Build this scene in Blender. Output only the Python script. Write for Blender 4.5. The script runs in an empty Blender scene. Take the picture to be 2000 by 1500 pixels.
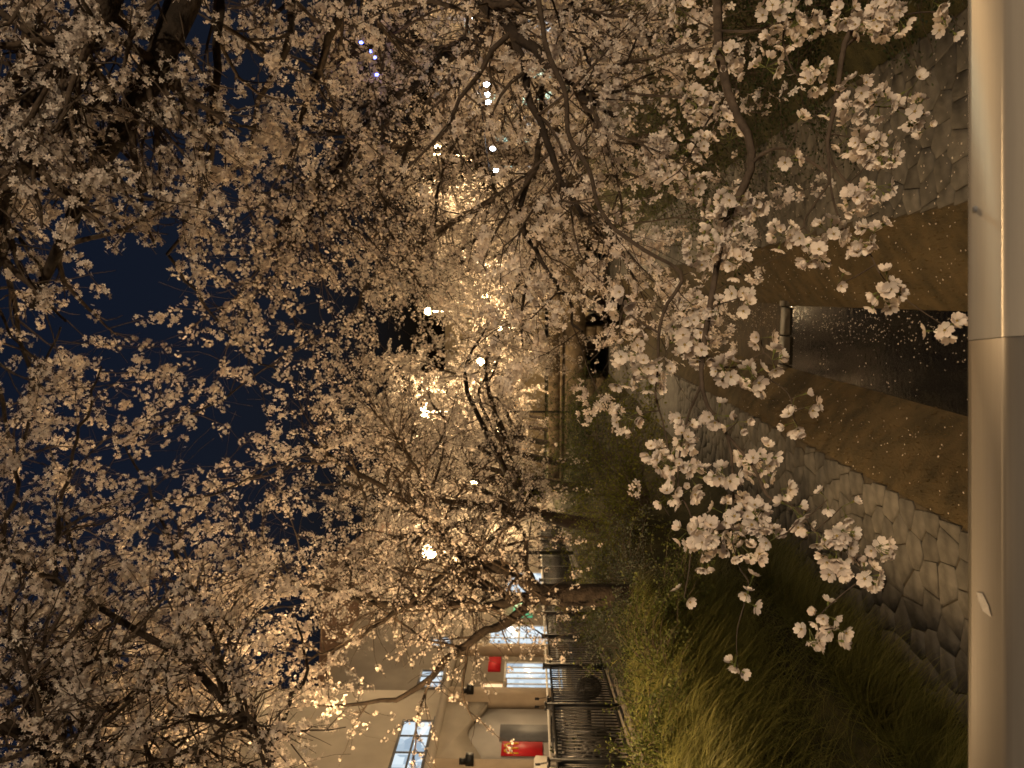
import bpy, math, random
import numpy as np
from mathutils import Vector, Matrix

rng = np.random.default_rng(11)
random.seed(11)
scene = bpy.context.scene
COL = scene.collection

# ---------------------------------------------------------------- camera
EYE = 3.8                      # eye height above the stream-side path (m)
PITCH = math.atan(40 / 1500)
cam_d = bpy.data.cameras.new('camera')
cam = bpy.data.objects.new('camera', cam_d); COL.objects.link(cam)
fwd = Vector((0, math.cos(PITCH), math.sin(PITCH)))
down = Vector((0, math.sin(PITCH), -math.cos(PITCH)))
right = Vector((1, 0, 0))      # the phone was held on its side: picture top = world right
cam.matrix_world = Matrix(((down.x, right.x, -fwd.x, 0), (down.y, right.y, -fwd.y, 0),
                           (down.z, right.z, -fwd.z, EYE), (0, 0, 0, 1)))
cam_d.sensor_fit = 'HORIZONTAL'; cam_d.sensor_width = 36; cam_d.lens = 27
cam_d.clip_start = 0.05; cam_d.clip_end = 2000
cam_d.dof.use_dof = True; cam_d.dof.focus_distance = 1.9; cam_d.dof.aperture_fstop = 9.5
scene.camera = cam

# ---------------------------------------------------------------- night sky
world = bpy.data.worlds.new('World'); scene.world = world; world.use_nodes = True
wn = world.node_tree.nodes; wl = world.node_tree.links
sky = wn.new('ShaderNodeTexSky'); sky.sky_type = 'NISHITA'; sky.sun_disc = False
sky.sun_elevation = math.radians(-3.0); sky.sun_rotation = math.radians(170)
tint = wn.new('ShaderNodeMix'); tint.data_type = 'RGBA'; tint.blend_type = 'MULTIPLY'
tint.inputs[0].default_value = 1.0; tint.inputs[7].default_value = (0.42, 0.62, 1.0, 1)
wl.new(sky.outputs[0], tint.inputs[6])
wl.new(tint.outputs[2], wn['Background'].inputs[0])
wn['Background'].inputs[1].default_value = 0.14

scene.view_settings.view_transform = 'Standard'; scene.view_settings.look = 'None'
scene.view_settings.exposure = 0.9; scene.view_settings.gamma = 1
scene.cycles.use_denoising = True
scene.cycles.max_bounces = 5; scene.cycles.diffuse_bounces = 2; scene.cycles.glossy_bounces = 3
scene.cycles.transmission_bounces = 3; scene.cycles.caustics_reflective = False; scene.cycles.caustics_refractive = False

# ---------------------------------------------------------------- helpers
def P(px, py, d):
    """a direction of the photograph (2000 x 1500 pixels) at a depth d in metres"""
    r = (750 - py) / 1500; dn = (px - 1000) / 1500
    v = Vector((r, math.cos(PITCH) + math.sin(PITCH) * dn, math.sin(PITCH) - math.cos(PITCH) * dn))
    v *= d / v.y
    return np.array((v.x, v.y, v.z + EYE))

def new_mat(name):
    m = bpy.data.materials.new(name); m.use_nodes = True
    return m, m.node_tree.nodes, m.node_tree.links, m.node_tree.nodes['Principled BSDF']

def mat(name, col, rough=0.7, metal=0.0, var=0.25, scale=6.0, bump=0.0, bscale=None, col2=None, spec=0.3, rand=0.0, detail=5):
    m, n, l, b = new_mat(name)
    tc = n.new('ShaderNodeTexCoord'); nz = n.new('ShaderNodeTexNoise')
    nz.inputs['Scale'].default_value = scale; nz.inputs['Detail'].default_value = detail
    l.new(tc.outputs['Object'], nz.inputs['Vector'])
    rp = n.new('ShaderNodeValToRGB')
    c2 = col2 or tuple(min(1, c * (1 + var)) for c in col); c1 = col if col2 else tuple(c * (1 - var) for c in col)
    rp.color_ramp.elements[0].position = 0.32; rp.color_ramp.elements[1].position = 0.68
    rp.color_ramp.elements[0].color = (*c1, 1); rp.color_ramp.elements[1].color = (*c2, 1)
    l.new(nz.outputs['Fac'], rp.inputs['Fac']); out = rp.outputs['Color']
    if rand:
        oi = n.new('ShaderNodeObjectInfo'); hs = n.new('ShaderNodeHueSaturation'); mr = n.new('ShaderNodeMapRange')
        mr.inputs['To Min'].default_value = 1 - rand; mr.inputs['To Max'].default_value = 1 + rand
        l.new(oi.outputs['Random'], mr.inputs['Value']); l.new(mr.outputs[0], hs.inputs['Value'])
        l.new(out, hs.inputs['Color']); out = hs.outputs['Color']
    l.new(out, b.inputs['Base Color'])
    b.inputs['Roughness'].default_value = rough; b.inputs['Metallic'].default_value = metal
    b.inputs['Specular IOR Level'].default_value = spec
    if bump:
        n2 = n.new('ShaderNodeTexNoise'); n2.inputs['Scale'].default_value = bscale or scale * 4; n2.inputs['Detail'].default_value = 6
        bp = n.new('ShaderNodeBump'); bp.inputs['Strength'].default_value = bump; bp.inputs['Distance'].default_value = 0.02
        l.new(tc.outputs['Object'], n2.inputs['Vector']); l.new(n2.outputs['Fac'], bp.inputs['Height']); l.new(bp.outputs[0], b.inputs['Normal'])
    return m

def leaf_mat(name, c1, c2, trans=0.35, scale=2.5, rough=0.6):
    m, n, l, b = new_mat(name)
    geo = n.new('ShaderNodeNewGeometry'); rp = n.new('ShaderNodeValToRGB')
    rp.color_ramp.elements[0].color = (*c1, 1); rp.color_ramp.elements[1].color = (*c2, 1)
    l.new(geo.outputs['Random Per Island'], rp.inputs['Fac']); l.new(rp.outputs[0], b.inputs['Base Color'])
    b.inputs['Roughness'].default_value = rough; b.inputs['Specular IOR Level'].default_value = 0.25
    tr = n.new('ShaderNodeBsdfTranslucent'); l.new(rp.outputs[0], tr.inputs['Color'])
    mx = n.new('ShaderNodeMixShader'); mx.inputs[0].default_value = trans
    l.new(b.outputs[0], mx.inputs[1]); l.new(tr.outputs[0], mx.inputs[2])
    l.new(mx.outputs[0], n['Material Output'].inputs['Surface'])
    return m

def glow(name, col, strength):
    m, n, l, b = new_mat(name)
    b.inputs['Base Color'].default_value = (*[min(1, c) for c in col], 1)
    b.inputs['Emission Color'].default_value = (*col, 1); b.inputs['Emission Strength'].default_value = strength
    return m

M = {}
M['petal'] = leaf_mat('petal', (0.70, 0.61, 0.56), (0.86, 0.81, 0.76), 0.35, rough=0.7)
M['far_petal'] = leaf_mat('far_petal', (0.60, 0.52, 0.46), (0.85, 0.79, 0.72), 0.4, rough=0.8)
M['flower_heart'] = mat('flower_heart', (0.30, 0.22, 0.07), 0.7, scale=200)
M['pedicel'] = mat('pedicel', (0.13, 0.15, 0.04), 0.6, scale=80)
M['bark'] = mat('bark', (0.036, 0.027, 0.021), 0.85, var=0.5, scale=9, bump=0.9, bscale=28)
M['twig_bark'] = mat('twig_bark', (0.075, 0.056, 0.042), 0.8, var=0.4, scale=25, bump=0.4, bscale=90)
M['soil'] = mat('soil', (0.045, 0.036, 0.018), 0.95, scale=3.5, col2=(0.105, 0.078, 0.038), bump=1.0, bscale=60, detail=9)
M['ground_cover'] = mat('ground_cover', (0.020, 0.022, 0.008), 0.95, scale=5, col2=(0.055, 0.050, 0.018), bump=1.0, bscale=50, detail=9)
M['streambed'] = mat('streambed', (0.022, 0.017, 0.010), 0.9, scale=6, col2=(0.07, 0.05, 0.028), bump=1.0, bscale=25, detail=9)
M['street'] = mat('street', (0.10, 0.09, 0.08), 0.9, scale=4, bump=0.3)
M['stone'] = mat('stone', (0.10, 0.096, 0.088), 0.8, var=0.4, scale=5, bump=0.35, bscale=30, rand=0.28, detail=8)
M['joint'] = mat('joint', (0.06, 0.05, 0.035), 0.95, scale=20, bump=0.5)
M['wet_stone'] = mat('wet_stone', (0.035, 0.03, 0.022), 0.5, scale=8, bump=0.5)
M['concrete'] = mat('concrete', (0.13, 0.12, 0.105), 0.85, scale=5, bump=0.4)
M['black_metal'] = mat('black_metal', (0.012, 0.012, 0.013), 0.5, spec=0.5)
M['cream_wall'] = mat('cream_wall', (0.42, 0.375, 0.32), 0.85, var=0.08, scale=1.5, bump=0.1)
M['tan_wall'] = mat('tan_wall', (0.44, 0.35, 0.26), 0.85, var=0.1, scale=2, bump=0.1)
M['grey_wall'] = mat('grey_wall', (0.55, 0.53, 0.52), 0.8, var=0.06, scale=2)
M['dark_grey'] = mat('dark_grey', (0.13, 0.135, 0.15), 0.6, var=0.1)
M['white_frame'] = mat('white_frame', (0.7, 0.68, 0.64), 0.5, var=0.05)
M['red_cloth'] = mat('red_cloth', (0.62, 0.02, 0.03), 0.6, var=0.06)
M['yellow_print'] = mat('yellow_print', (0.90, 0.52, 0.03), 0.6, var=0.04)
M['green_sign'] = glow('green_sign', (0.10, 0.42, 0.22), 0.5)
M['bridge_stone'] = mat('bridge_stone', (0.15, 0.115, 0.075), 0.85, var=0.35, scale=4, bump=0.5, rand=0.15)
M['rubber'] = mat('rubber', (0.010, 0.010, 0.011), 0.6)
M['scooter_paint'] = mat('scooter_paint', (0.05, 0.05, 0.06), 0.3, spec=0.5)
M['blue_box'] = mat('blue_box', (0.03, 0.06, 0.30), 0.4, spec=0.5)
M['roof'] = mat('roof', (0.16, 0.10, 0.07), 0.85, scale=5)
M['brick_far'] = mat('brick_far', (0.50, 0.40, 0.26), 0.85, var=0.15, scale=3)
def room_glass(name, c1, c2, strength):
    m, n, l, b = new_mat(name)
    tc = n.new('ShaderNodeTexCoord'); vo = n.new('ShaderNodeTexVoronoi'); vo.inputs['Scale'].default_value = 2.2; vo.distance = 'CHEBYCHEV'
    rp = n.new('ShaderNodeValToRGB'); rp.color_ramp.elements[0].color = (*c1, 1); rp.color_ramp.elements[1].color = (*c2, 1)
    rp.color_ramp.elements[0].position = .12; rp.color_ramp.elements[1].position = .5
    l.new(tc.outputs['Object'], vo.inputs['Vector']); l.new(vo.outputs['Color'], rp.inputs['Fac'])
    l.new(rp.outputs[0], b.inputs['Emission Color']); b.inputs['Emission Strength'].default_value = strength
    b.inputs['Base Color'].default_value = (.05, .05, .05, 1); b.inputs['Roughness'].default_value = .1
    return m
M['cool_window'] = room_glass('cool_window', (0.30, 0.42, 0.55), (0.80, 0.92, 1.0), .5)
M['dim_window'] = glow('dim_window', (1.0, 0.66, 0.34), 0.12)
M['warm_window'] = glow('warm_window', (1.0, 0.72, 0.42), 0.55)
M['teal_window'] = glow('teal_window', (0.55, 0.95, 0.95), 0.5)
M['bulb_warm'] = glow('bulb_warm', (1.0, 0.74, 0.36), 30)
M['bulb_white'] = glow('bulb_white', (0.78, 0.88, 1.0), 22)
M['bulb_blue'] = glow('bulb_blue', (0.10, 0.14, 1.0), 10)
M['lamp_metal'] = mat('lamp_metal', (0.03, 0.03, 0.03), 0.5, spec=0.5)
M['grass'] = leaf_mat('grass', (0.08, 0.095, 0.02), (0.27, 0.26, 0.08), 0.4)
M['shrub_yellow'] = leaf_mat('shrub_yellow', (0.08, 0.10, 0.015), (0.19, 0.19, 0.035), 0.35)
M['shrub_green'] = leaf_mat('shrub_green', (0.04, 0.06, 0.014), (0.12, 0.14, 0.035), 0.3)
M['shrub_dark'] = leaf_mat('shrub_dark', (0.014, 0.026, 0.010), (0.045, 0.062, 0.022), 0.25)
M['shrub_grey'] = leaf_mat('shrub_grey', (0.05, 0.065, 0.045), (0.13, 0.15, 0.11), 0.25)

def painted_rail():
    m, n, l, b = new_mat('painted_rail')
    tc = n.new('ShaderNodeTexCoord'); mp = n.new('ShaderNodeMapping'); mp.inputs['Scale'].default_value = (1.2, 60, 60)
    nz = n.new('ShaderNodeTexNoise'); nz.inputs['Scale'].default_value = 5; nz.inputs['Detail'].default_value = 6
    l.new(tc.outputs['Object'], mp.inputs[0]); l.new(mp.outputs[0], nz.inputs['Vector'])
    rp = n.new('ShaderNodeValToRGB'); rp.color_ramp.elements[0].color = (0.30, 0.275, 0.245, 1); rp.color_ramp.elements[1].color = (0.36, 0.335, 0.30, 1)
    l.new(nz.outputs['Fac'], rp.inputs[0]); l.new(rp.outputs[0], b.inputs['Base Color'])
    b.inputs['Roughness'].default_value = 0.2; b.inputs['Metallic'].default_value = 0.3
    return m
M['rail'] = painted_rail()
M['scuff'] = mat('scuff', (0.60, 0.55, 0.47), 0.5, var=.15, scale=300)

def water_mat():
    m, n, l, b = new_mat('water')
    b.inputs['Base Color'].default_value = (0.006, 0.006, 0.005, 1); b.inputs['Roughness'].default_value = 0.07; b.inputs['IOR'].default_value = 1.33
    tc = n.new('ShaderNodeTexCoord'); nz = n.new('ShaderNodeTexNoise'); nz.inputs['Scale'].default_value = 9; nz.inputs['Detail'].default_value = 3
    bp = n.new('ShaderNodeBump'); bp.inputs['Strength'].default_value = 0.12; bp.inputs['Distance'].default_value = 0.02
    l.new(tc.outputs['Object'], nz.inputs['Vector']); l.new(nz.outputs['Fac'], bp.inputs['Height']); l.new(bp.outputs[0], b.inputs['Normal'])
    return m
M['water'] = water_mat()

def np_mesh(name, V, polys, mats, midx=None, smooth=False):
    """V (n,3); polys = list of (m,k) index arrays; midx = one material index per array"""
    me = bpy.data.meshes.new(name)
    V = np.asarray(V, dtype=np.float32).reshape(-1, 3)
    me.vertices.add(len(V)); me.vertices.foreach_set('co', V.ravel())
    loops, starts, mi, o = [], [], [], 0
    for i, p in enumerate(polys):
        p = np.asarray(p, dtype=np.int32)
        if not len(p): continue
        loops.append(p.ravel()); starts.append(o + np.arange(len(p)) * p.shape[1]); o += p.size
        mi.append(np.full(len(p), midx[i] if midx else 0))
    loops = np.concatenate(loops); starts = np.concatenate(starts).astype(np.int32)
    me.loops.add(len(loops)); me.loops.foreach_set('vertex_index', loops)
    me.polygons.add(len(starts)); me.polygons.foreach_set('loop_start', starts)
    me.polygons.foreach_set('material_index', np.concatenate(mi).astype(np.int32))
    if smooth: me.polygons.foreach_set('use_smooth', np.ones(len(starts), dtype=bool))
    me.update(calc_edges=True); me.validate()
    for m in (mats if isinstance(mats, (list, tuple)) else [mats]): me.materials.append(M[m])
    return me

def link(name, me, parent=None, loc=None):
    o = bpy.data.objects.new(name, me); COL.objects.link(o)
    if parent: o.parent = parent
    if loc is not None: o.location = loc
    return o

def tag(o, label=None, cat=None, group=None, kind=None):
    if label: o['label'] = label
    if cat: o['category'] = cat
    if group: o['group'] = group
    if kind: o['kind'] = kind
    return o

def thing(name, loc, label, cat, group=None, rz=0.0):
    o = bpy.data.objects.new(name, None); COL.objects.link(o); o.location = loc; o.rotation_euler = (0, 0, rz)
    o.empty_display_size = 0.2
    return tag(o, label, cat, group)

class MB:
    """collects boxes, prisms and tubes into one mesh"""
    def __init__(s): s.V = []; s.F = {}; s.n = 0
    def add(s, V, faces):
        V = np.asarray(V, float)
        for f in faces: s.F.setdefault(len(f), []).append([i + s.n for i in f])
        s.V.append(V); s.n += len(V); return s
    def box(s, x0, x1, y0, y1, z0, z1, c=0.0):
        v = [(x, y, z) for z in (z0, z1) for (x, y) in ((x0, y0), (x1, y0), (x1, y1), (x0, y1))]
        return s.add(v, [(0, 3, 2, 1), (4, 5, 6, 7), (0, 1, 5, 4), (1, 2, 6, 5), (2, 3, 7, 6), (3, 0, 4, 7)])
    def cyl(s, a, b, r0, r1=None, n=10):
        a = np.array(a, float); b = np.array(b, float); r1 = r0 if r1 is None else r1
        t = b - a; t /= np.linalg.norm(t); u = np.cross(t, (0, 0, 1) if abs(t[2]) < .9 else (1, 0, 0)); u /= np.linalg.norm(u); w = np.cross(t, u)
        an = np.linspace(0, 2 * np.pi, n, endpoint=False)
        ring = np.cos(an)[:, None] * u + np.sin(an)[:, None] * w
        v = np.concatenate([a + ring * r0, b + ring * r1])
        return s.add(v, [(i, (i + 1) % n, n + (i + 1) % n, n + i) for i in range(n)] + [tuple(range(n - 1, -1, -1)), tuple(range(n, 2 * n))])
    def prism(s, pts, y0, y1):
        """outline in x,z pushed along y"""
        n = len(pts); v = [(x, y0, z) for x, z in pts] + [(x, y1, z) for x, z in pts]
        return s.add(v, [tuple(range(n)), tuple(range(2 * n - 1, n - 1, -1))] + [(i, n + i, n + (i + 1) % n, (i + 1) % n) for i in range(n)])
    def mesh(s, name, m): return np_mesh(name, np.concatenate(s.V), [np.array(f) for f in s.F.values()], m)
    def obj(s, name, m, parent=None, loc=None): return link(name, s.mesh(name, m), parent, loc)

# ---------------------------------------------------------------- the ground: a stream in a sunken park
DIR = 0.113                                  # the stream runs slightly to the right of the view
def cx(y): return 0.2 + DIR * (y - 7.8)
def fence_x(y): return -4.1 - 0.065 * y
STREET_L, STREET_R = 2.45, 1.95
def profile(y):
    c = cx(y); f = fence_x(y)
    return [(-90, STREET_L), (f - 0.25, STREET_L), (f + 0.25, STREET_L - .03), (f + .3 + .72 * (c - 3.9 - f), 2.0), (c - 3.6, 0.45), (c - 3.14, 0.0), (c - 1.36, 0.0), (c - 1.2, -0.04), (c - .85, -.28), (c - .52, -0.62), (c - .3, -.85),
            (c + .3, -.85), (c + .5, -0.62), (c + .95, -.25), (c + 1.4, -.03), (c + 1.5, 0.0), (c + 3.2, 0.0), (c + 3.7, .35), (c + 5.6, 1.5), (c + 7.5, STREET_R), (100, STREET_R)]
def ground_z(x, y):
    p = profile(y); return float(np.interp(x, [a for a, _ in p], [b for _, b in p]))
ys = np.concatenate([np.arange(-14, 30, .35), np.arange(30, 150, 2.0), np.arange(150, 700, 50)])
cols = []
for y in ys:
    p = profile(y); xs = np.array([a for a, _ in p]); zs = np.array([b for _, b in p])
    xx = np.concatenate([[xs[0], -40, -20, -12], np.sort(np.concatenate([xs[1:-1], (xs[1:-2] + xs[2:-1]) / 2])), [20, 40, xs[-1]]])
    cols.append(np.stack([xx, np.full(len(xx), y), np.interp(xx, xs, zs)], 1))
G = np.array(cols); ny, nx = G.shape[:2]
slope = (G[:, :, 0] > -60) & (G[:, :, 0] < 60)
G[:, :, 2] += np.where((G[:, :, 2] > .02) & (G[:, :, 2] < 2.4), rng.normal(0, .025, G.shape[:2]), 0)
idx = np.arange(ny * nx).reshape(ny, nx)
Q = np.stack([idx[:-1, :-1], idx[:-1, 1:], idx[1:, 1:], idx[1:, :-1]], -1).reshape(-1, 4)
qc = G.reshape(-1, 3)[Q].mean(1); qs = qc[:, 0] - cx(qc[:, 1]); sl = (qs < -3.1) | (qs > 3.25)
tag(link('ground', np_mesh('ground', G.reshape(-1, 3), [Q[~sl], Q[sl]], ['soil', 'ground_cover'], [0, 1], smooth=True)), kind='structure')

def strip(name, xa, xb, y0, y1, z, m, n=60):
    yy = np.linspace(y0, y1, n)
    V = np.concatenate([np.stack([xa(yy), yy, np.full(n, z)], 1), np.stack([xb(yy), yy, np.full(n, z)], 1)])
    F = np.array([(i, n + i, n + i + 1, i + 1) for i in range(n - 1)])
    return tag(link(name, np_mesh(name, V, [F], m)), kind='structure')
strip('street_left', lambda y: 0 * y - 90, lambda y: fence_x(y) - .3, -14, 148, STREET_L + .006, 'street')
strip('street_right', lambda y: cx(y) + 9.5, lambda y: 0 * y + 98, -14, 148, STREET_R + .006, 'street')
WEIR = 13.3
strip('water', lambda y: cx(y) - .62, lambda y: cx(y) + .62, -12, WEIR, -.60, 'water')
strip('streambed', lambda y: cx(y) - .62, lambda y: cx(y) + .62, WEIR + .3, 146, -.57, 'streambed')
w = thing('stone_weir', (cx(WEIR), WEIR, 0), 'low stone weir slab crossing the narrow stream between its banks', 'weir')
w.rotation_euler = (0, 0, -math.atan(DIR))
for i in range(4):
    x0 = -1.0 + i * .5
    MB().box(x0 + .012, x0 + .488, -.02 - .04 * (i % 2), .34, -.9, -.53 - .015 * (i % 3)).obj('stone_block', 'wet_stone', w)
MB().box(-.98, .98, .34, .36, -.9, -.56).obj('back_face', 'wet_stone', w)

def flagstones(path, sa, sb, y0, y1, step):
    """irregular paving: cells of a jittered grid cut by half-planes, each its own stone"""
    pts = []
    nrow = int((y1 - y0) / step); ncol = max(2, round((sb - sa) / step))
    for r in range(-1, nrow + 1):
        for c in range(-1, ncol + 1):
            pts.append((sa + (c + .5 + .5 * (r % 2) - .25 + random.uniform(-.28, .28)) * (sb - sa) / ncol, y0 + (r + .5 + random.uniform(-.30, .30)) * step))
    pts = [p for p in pts if random.random() > .05]
    k = 0
    for i, p in enumerate(pts):
        if not (sa - .1 < p[0] < sb + .1 and y0 < p[1] < y1): continue
        poly = [(sa, p[1] - 1), (sb, p[1] - 1), (sb, p[1] + 1), (sa, p[1] + 1)]
        for q in pts:
            dx, dy = q[0] - p[0], q[1] - p[1]; L = math.hypot(dx, dy)
            if L < 1e-6 or L > 1.7: continue
            nx_, ny_ = dx / L, dy / L; c0 = nx_ * (p[0] + q[0]) / 2 + ny_ * (p[1] + q[1]) / 2 - .005
            new = []
            for a, b in zip(poly, poly[1:] + poly[:1]):
                da = nx_ * a[0] + ny_ * a[1] - c0; db = nx_ * b[0] + ny_ * b[1] - c0
                if da <= 0: new.append(a)
                if da * db < 0: t = da / (da - db); new.append((a[0] + t * (b[0] - a[0]), a[1] + t * (b[1] - a[1])))
            poly = new
            if len(poly) < 3: break
        if len(poly) < 3: continue
        ar = sum(a[0] * b[1] - b[0] * a[1] for a, b in zip(poly, poly[1:] + poly[:1])) / 2
        if abs(ar) < .012: continue
        m = len(poly); px_ = sum(a[0] for a in poly) / m; py_ = sum(a[1] for a in poly) / m
        h = .022 + random.uniform(-.004, .005); tl = (random.uniform(-.012, .012), random.uniform(-.012, .012))
        V = [(a[0] - px_, a[1] - py_, -.03) for a in poly] + [(a[0] - px_, a[1] - py_, h - .005) for a in poly] + \
            [((a[0] - px_) * .97, (a[1] - py_) * .97, h + tl[0] * (a[0] - px_) + tl[1] * (a[1] - py_)) for a in poly]
        F = [tuple(range(2 * m, 3 * m))] + [(j, (j + 1) % m, m + (j + 1) % m, m + j) for j in range(m)] + [(m + j, m + (j + 1) % m, 2 * m + (j + 1) % m, 2 * m + j) for j in range(m)]
        mb = MB().add(V, F)
        o = mb.obj('flagstone', 'stone', path, (cx(py_) + px_, py_, 0.0)); k += 1
    return k
pl = strip('path_left', lambda y: cx(y) - 3.13, lambda y: cx(y) - 1.37, -10, 60, .006, 'joint')
flagstones(pl, -3.12, -1.38, 4.6, 20, .29)
strip('path_left_far', lambda y: cx(y) - 3.1, lambda y: cx(y) - 1.4, 20, 60, .03, 'stone')
pr = strip('path_right', lambda y: cx(y) + 1.5, lambda y: cx(y) + 3.2, -10, 60, .006, 'joint')
flagstones(pr, 1.51, 3.19, 4.6, 17, .30)
strip('path_right_far', lambda y: cx(y) + 1.52, lambda y: cx(y) + 3.18, 17, 60, .03, 'stone')

def scatter_quads(pos, size, flat=True):
    n = len(pos); a = rng.uniform(0, 2 * np.pi, n); s = size * rng.uniform(.6, 1.3, n)
    ux = np.stack([np.cos(a), np.sin(a), rng.normal(0, .25, n)], 1) * s[:, None]; uy = np.stack([-np.sin(a), np.cos(a), rng.normal(0, .25, n)], 1) * s[:, None] * .75
    V = np.stack([pos - ux, pos - uy * .8, pos + ux, pos + uy], 1).reshape(-1, 3)
    return V, np.arange(4 * n).reshape(-1, 4)
yy = 5 + 9 * rng.random(1500) ** 1.2; ss = rng.uniform(-1.35, 3.1, 1500)
pp = np.array([(cx(y) + s, y, ground_z(cx(y) + s, y) + (.045 if s > 1.5 else .02)) for y, s in zip(yy, ss) if abs(s) > .62])
nwt = 550
yw = rng.uniform(6.5, WEIR - .2, nwt); sw = np.where(rng.random(nwt) < .8, rng.normal(.28, .12, nwt), rng.uniform(-.48, .48, nwt)).clip(-.5, .5)
pw = np.stack([cx(yw) + sw, yw, np.full(nwt, -.592)], 1)
yx = rng.uniform(WEIR + .5, 20, 500); pw2 = np.stack([cx(yx) + rng.normal(.3, .2, 500), yx, np.full(500, -.562)], 1)
V, F = scatter_quads(np.concatenate([pp, pw, pw2]), .011)
tag(link('fallen_petals', np_mesh('fallen_petals', V, [F], 'petal')), 'pale fallen petals strewn over the banks and the dark stream', 'petals', kind='stuff')

# ---------------------------------------------------------------- bridge under the camera and its railing
br = thing('footbridge', (0, -1.6, 0), 'concrete footbridge deck carrying the pale metal railing over the stream', 'bridge')
MB().box(-9, 9, -6.0, 2.15, 1.85, 2.4).obj('deck', 'concrete', br)
MB().box(-9, 9, 2.16, 2.50, 1.80, 2.35).obj('edge_beam', 'concrete', br)
RZ = EYE - .463
rail = thing('bridge_railing', (0, .797, 2.35), 'pale painted metal handrail with a seam and a scuff at bridge edge', 'railing')
def rail_section(hw, hh, rad, n=7):
    o = []
    for cxs, cys, a0 in ((hw - rad, hh - rad, 0), (-hw + rad, hh - rad, 90), (-hw + rad, -hh + rad, 180), (hw - rad, -hh + rad, 270)):
        for i in range(n):
            a = math.radians(a0 + 90 * i / (n - 1)); o.append((cxs + rad * math.cos(a), cys + rad * math.sin(a)))
    return o
def rail_piece(x0, x1):
    sec = rail_section(.051, .030, .025); n = len(sec)
    V = [(x, a, RZ - 2.35 - .030 + b) for x in (x0, x1) for a, b in sec]
    mb = MB().add(V, [(i, (i + 1) % n, n + (i + 1) % n, n + i) for i in range(n)] + [tuple(range(n)), tuple(range(2 * n - 1, n - 1, -1))])
    o = mb.obj('handrail', 'rail', rail); o.data.polygons.foreach_set('use_smooth', np.ones(len(o.data.polygons), dtype=bool)); return o
seam = P(1930, 660, .78)[0]
rail_piece(-4.0, seam - .0004); rail_piece(seam + .0004, 4.0)
s_ = P(1912, 408, .815); MB().cyl((s_[0], s_[1] - .797, RZ - 2.35 - .004), (s_[0], s_[1] - .797, RZ - 2.35 + .0022), .004, .0032, 10).obj('screw', 'dark_grey', rail)
c_ = P(1938, 1180, .80)
sc = [(c_[0] + a * .008 * (1 + .3 * random.random()), c_[1] - .797 + b * .013) for a, b in ((-1, -1), (.1, -.6), (1.3, .2), (1.1, 1), (.1, .7), (-.9, .1))]
MB().add([(x, y, RZ - 2.35 + .0006) for x, y in sc], [tuple(range(6))]).obj('scuff_mark', 'scuff', rail)
for x in np.arange(-3.6, 3.7, 1.2): MB().box(x - .03, x + .03, -.03, .03, 0, RZ - 2.35 - .059).obj('post', 'rail', rail)
MB().box(-4, 4, -.018, .018, .10, .14).obj('lower_rail', 'rail', rail)
for x in np.arange(-3.55, 3.6, .12): MB().cyl((x, 0, .14), (x, 0, RZ - 2.35 - .059), .008, n=6).obj('baluster', 'rail', rail)

# ---------------------------------------------------------------- trees
def unit(v): return v / np.maximum(np.linalg.norm(v, axis=-1, keepdims=True), 1e-9)
def spline(pts, k=18):
    p = np.array(pts, float); p = np.concatenate([[2 * p[0] - p[1]], p, [2 * p[-1] - p[-2]]]); n = len(p) - 3; out = []
    for t in np.linspace(0, n - 1e-6, k):
        i = int(t); f = t - i; a, b, c, d = p[i:i + 4]
        out.append(.5 * (2 * b + (c - a) * f + (2 * a - 5 * b + 4 * c - d) * f * f + (3 * b - a - 3 * c + d) * f ** 3))
    return np.array(out)
def tubes(pts, rad, sides):
    """pts (T,K,3) rad (T,K) -> verts, quads"""
    T, K = rad.shape; t = unit(np.gradient(pts, axis=1))
    ref = np.where(np.abs(t[..., 2:3]) > .9, np.array([1., 0, 0]), np.array([0, 0, 1.]))
    u = unit(np.cross(t, ref)); w_ = np.cross(t, u); a = np.linspace(0, 2 * np.pi, sides, endpoint=False)
    V = pts[:, :, None] + rad[:, :, None, None] * (np.cos(a)[:, None] * u[:, :, None] + np.sin(a)[:, None] * w_[:, :, None])
    ix = np.arange(T * K * sides).reshape(T, K, sides); nx_ = np.roll(ix, -1, 2)
    q = np.stack([ix[:, :-1], nx_[:, :-1], nx_[:, 1:], ix[:, 1:]], -1).reshape(-1, 4)
    return V.reshape(-1, 3), q
def merge(parts):
    Vs, Qs, o = [], [], 0
    for v, q in parts: Vs.append(v); Qs.append(q + o); o += len(v)
    return np.concatenate(Vs), np.concatenate(Qs)
def sample(pts, n, tmin=.1, tmax=1.0, weight=None):
    T, K = pts.shape[:2]; L = np.linalg.norm(np.diff(pts, axis=1), axis=2).sum(1); w_ = L if weight is None else L * weight
    i = rng.choice(T, n, p=w_ / w_.sum()); f = (tmin + (tmax - tmin) * rng.random(n)) * (K - 1.001); k = f.astype(int); g = (f - k)[:, None]
    return pts[i, k] * (1 - g) + pts[i, k + 1] * g, unit(pts[i, k + 1] - pts[i, k]), i, f / (K - 1)
def sprout(start, d, length, K, jit, bias):
    out = [start]; p = start.copy(); d = unit(d)
    for k in range(K - 1):
        d = unit(d + rng.normal(0, jit, d.shape) + np.array([0, 0, bias])); p = p + d * (length / (K - 1))[:, None]; out.append(p)
    return np.stack(out, 1)
def rot_to(nrm):
    """random frames whose z is nrm"""
    z = unit(nrm); r = unit(rng.normal(size=z.shape)); x = unit(np.cross(r, z)); y = np.cross(z, x)
    return np.stack([x, y, z], -1)
KITE = [(0, 0, 0)]
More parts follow.
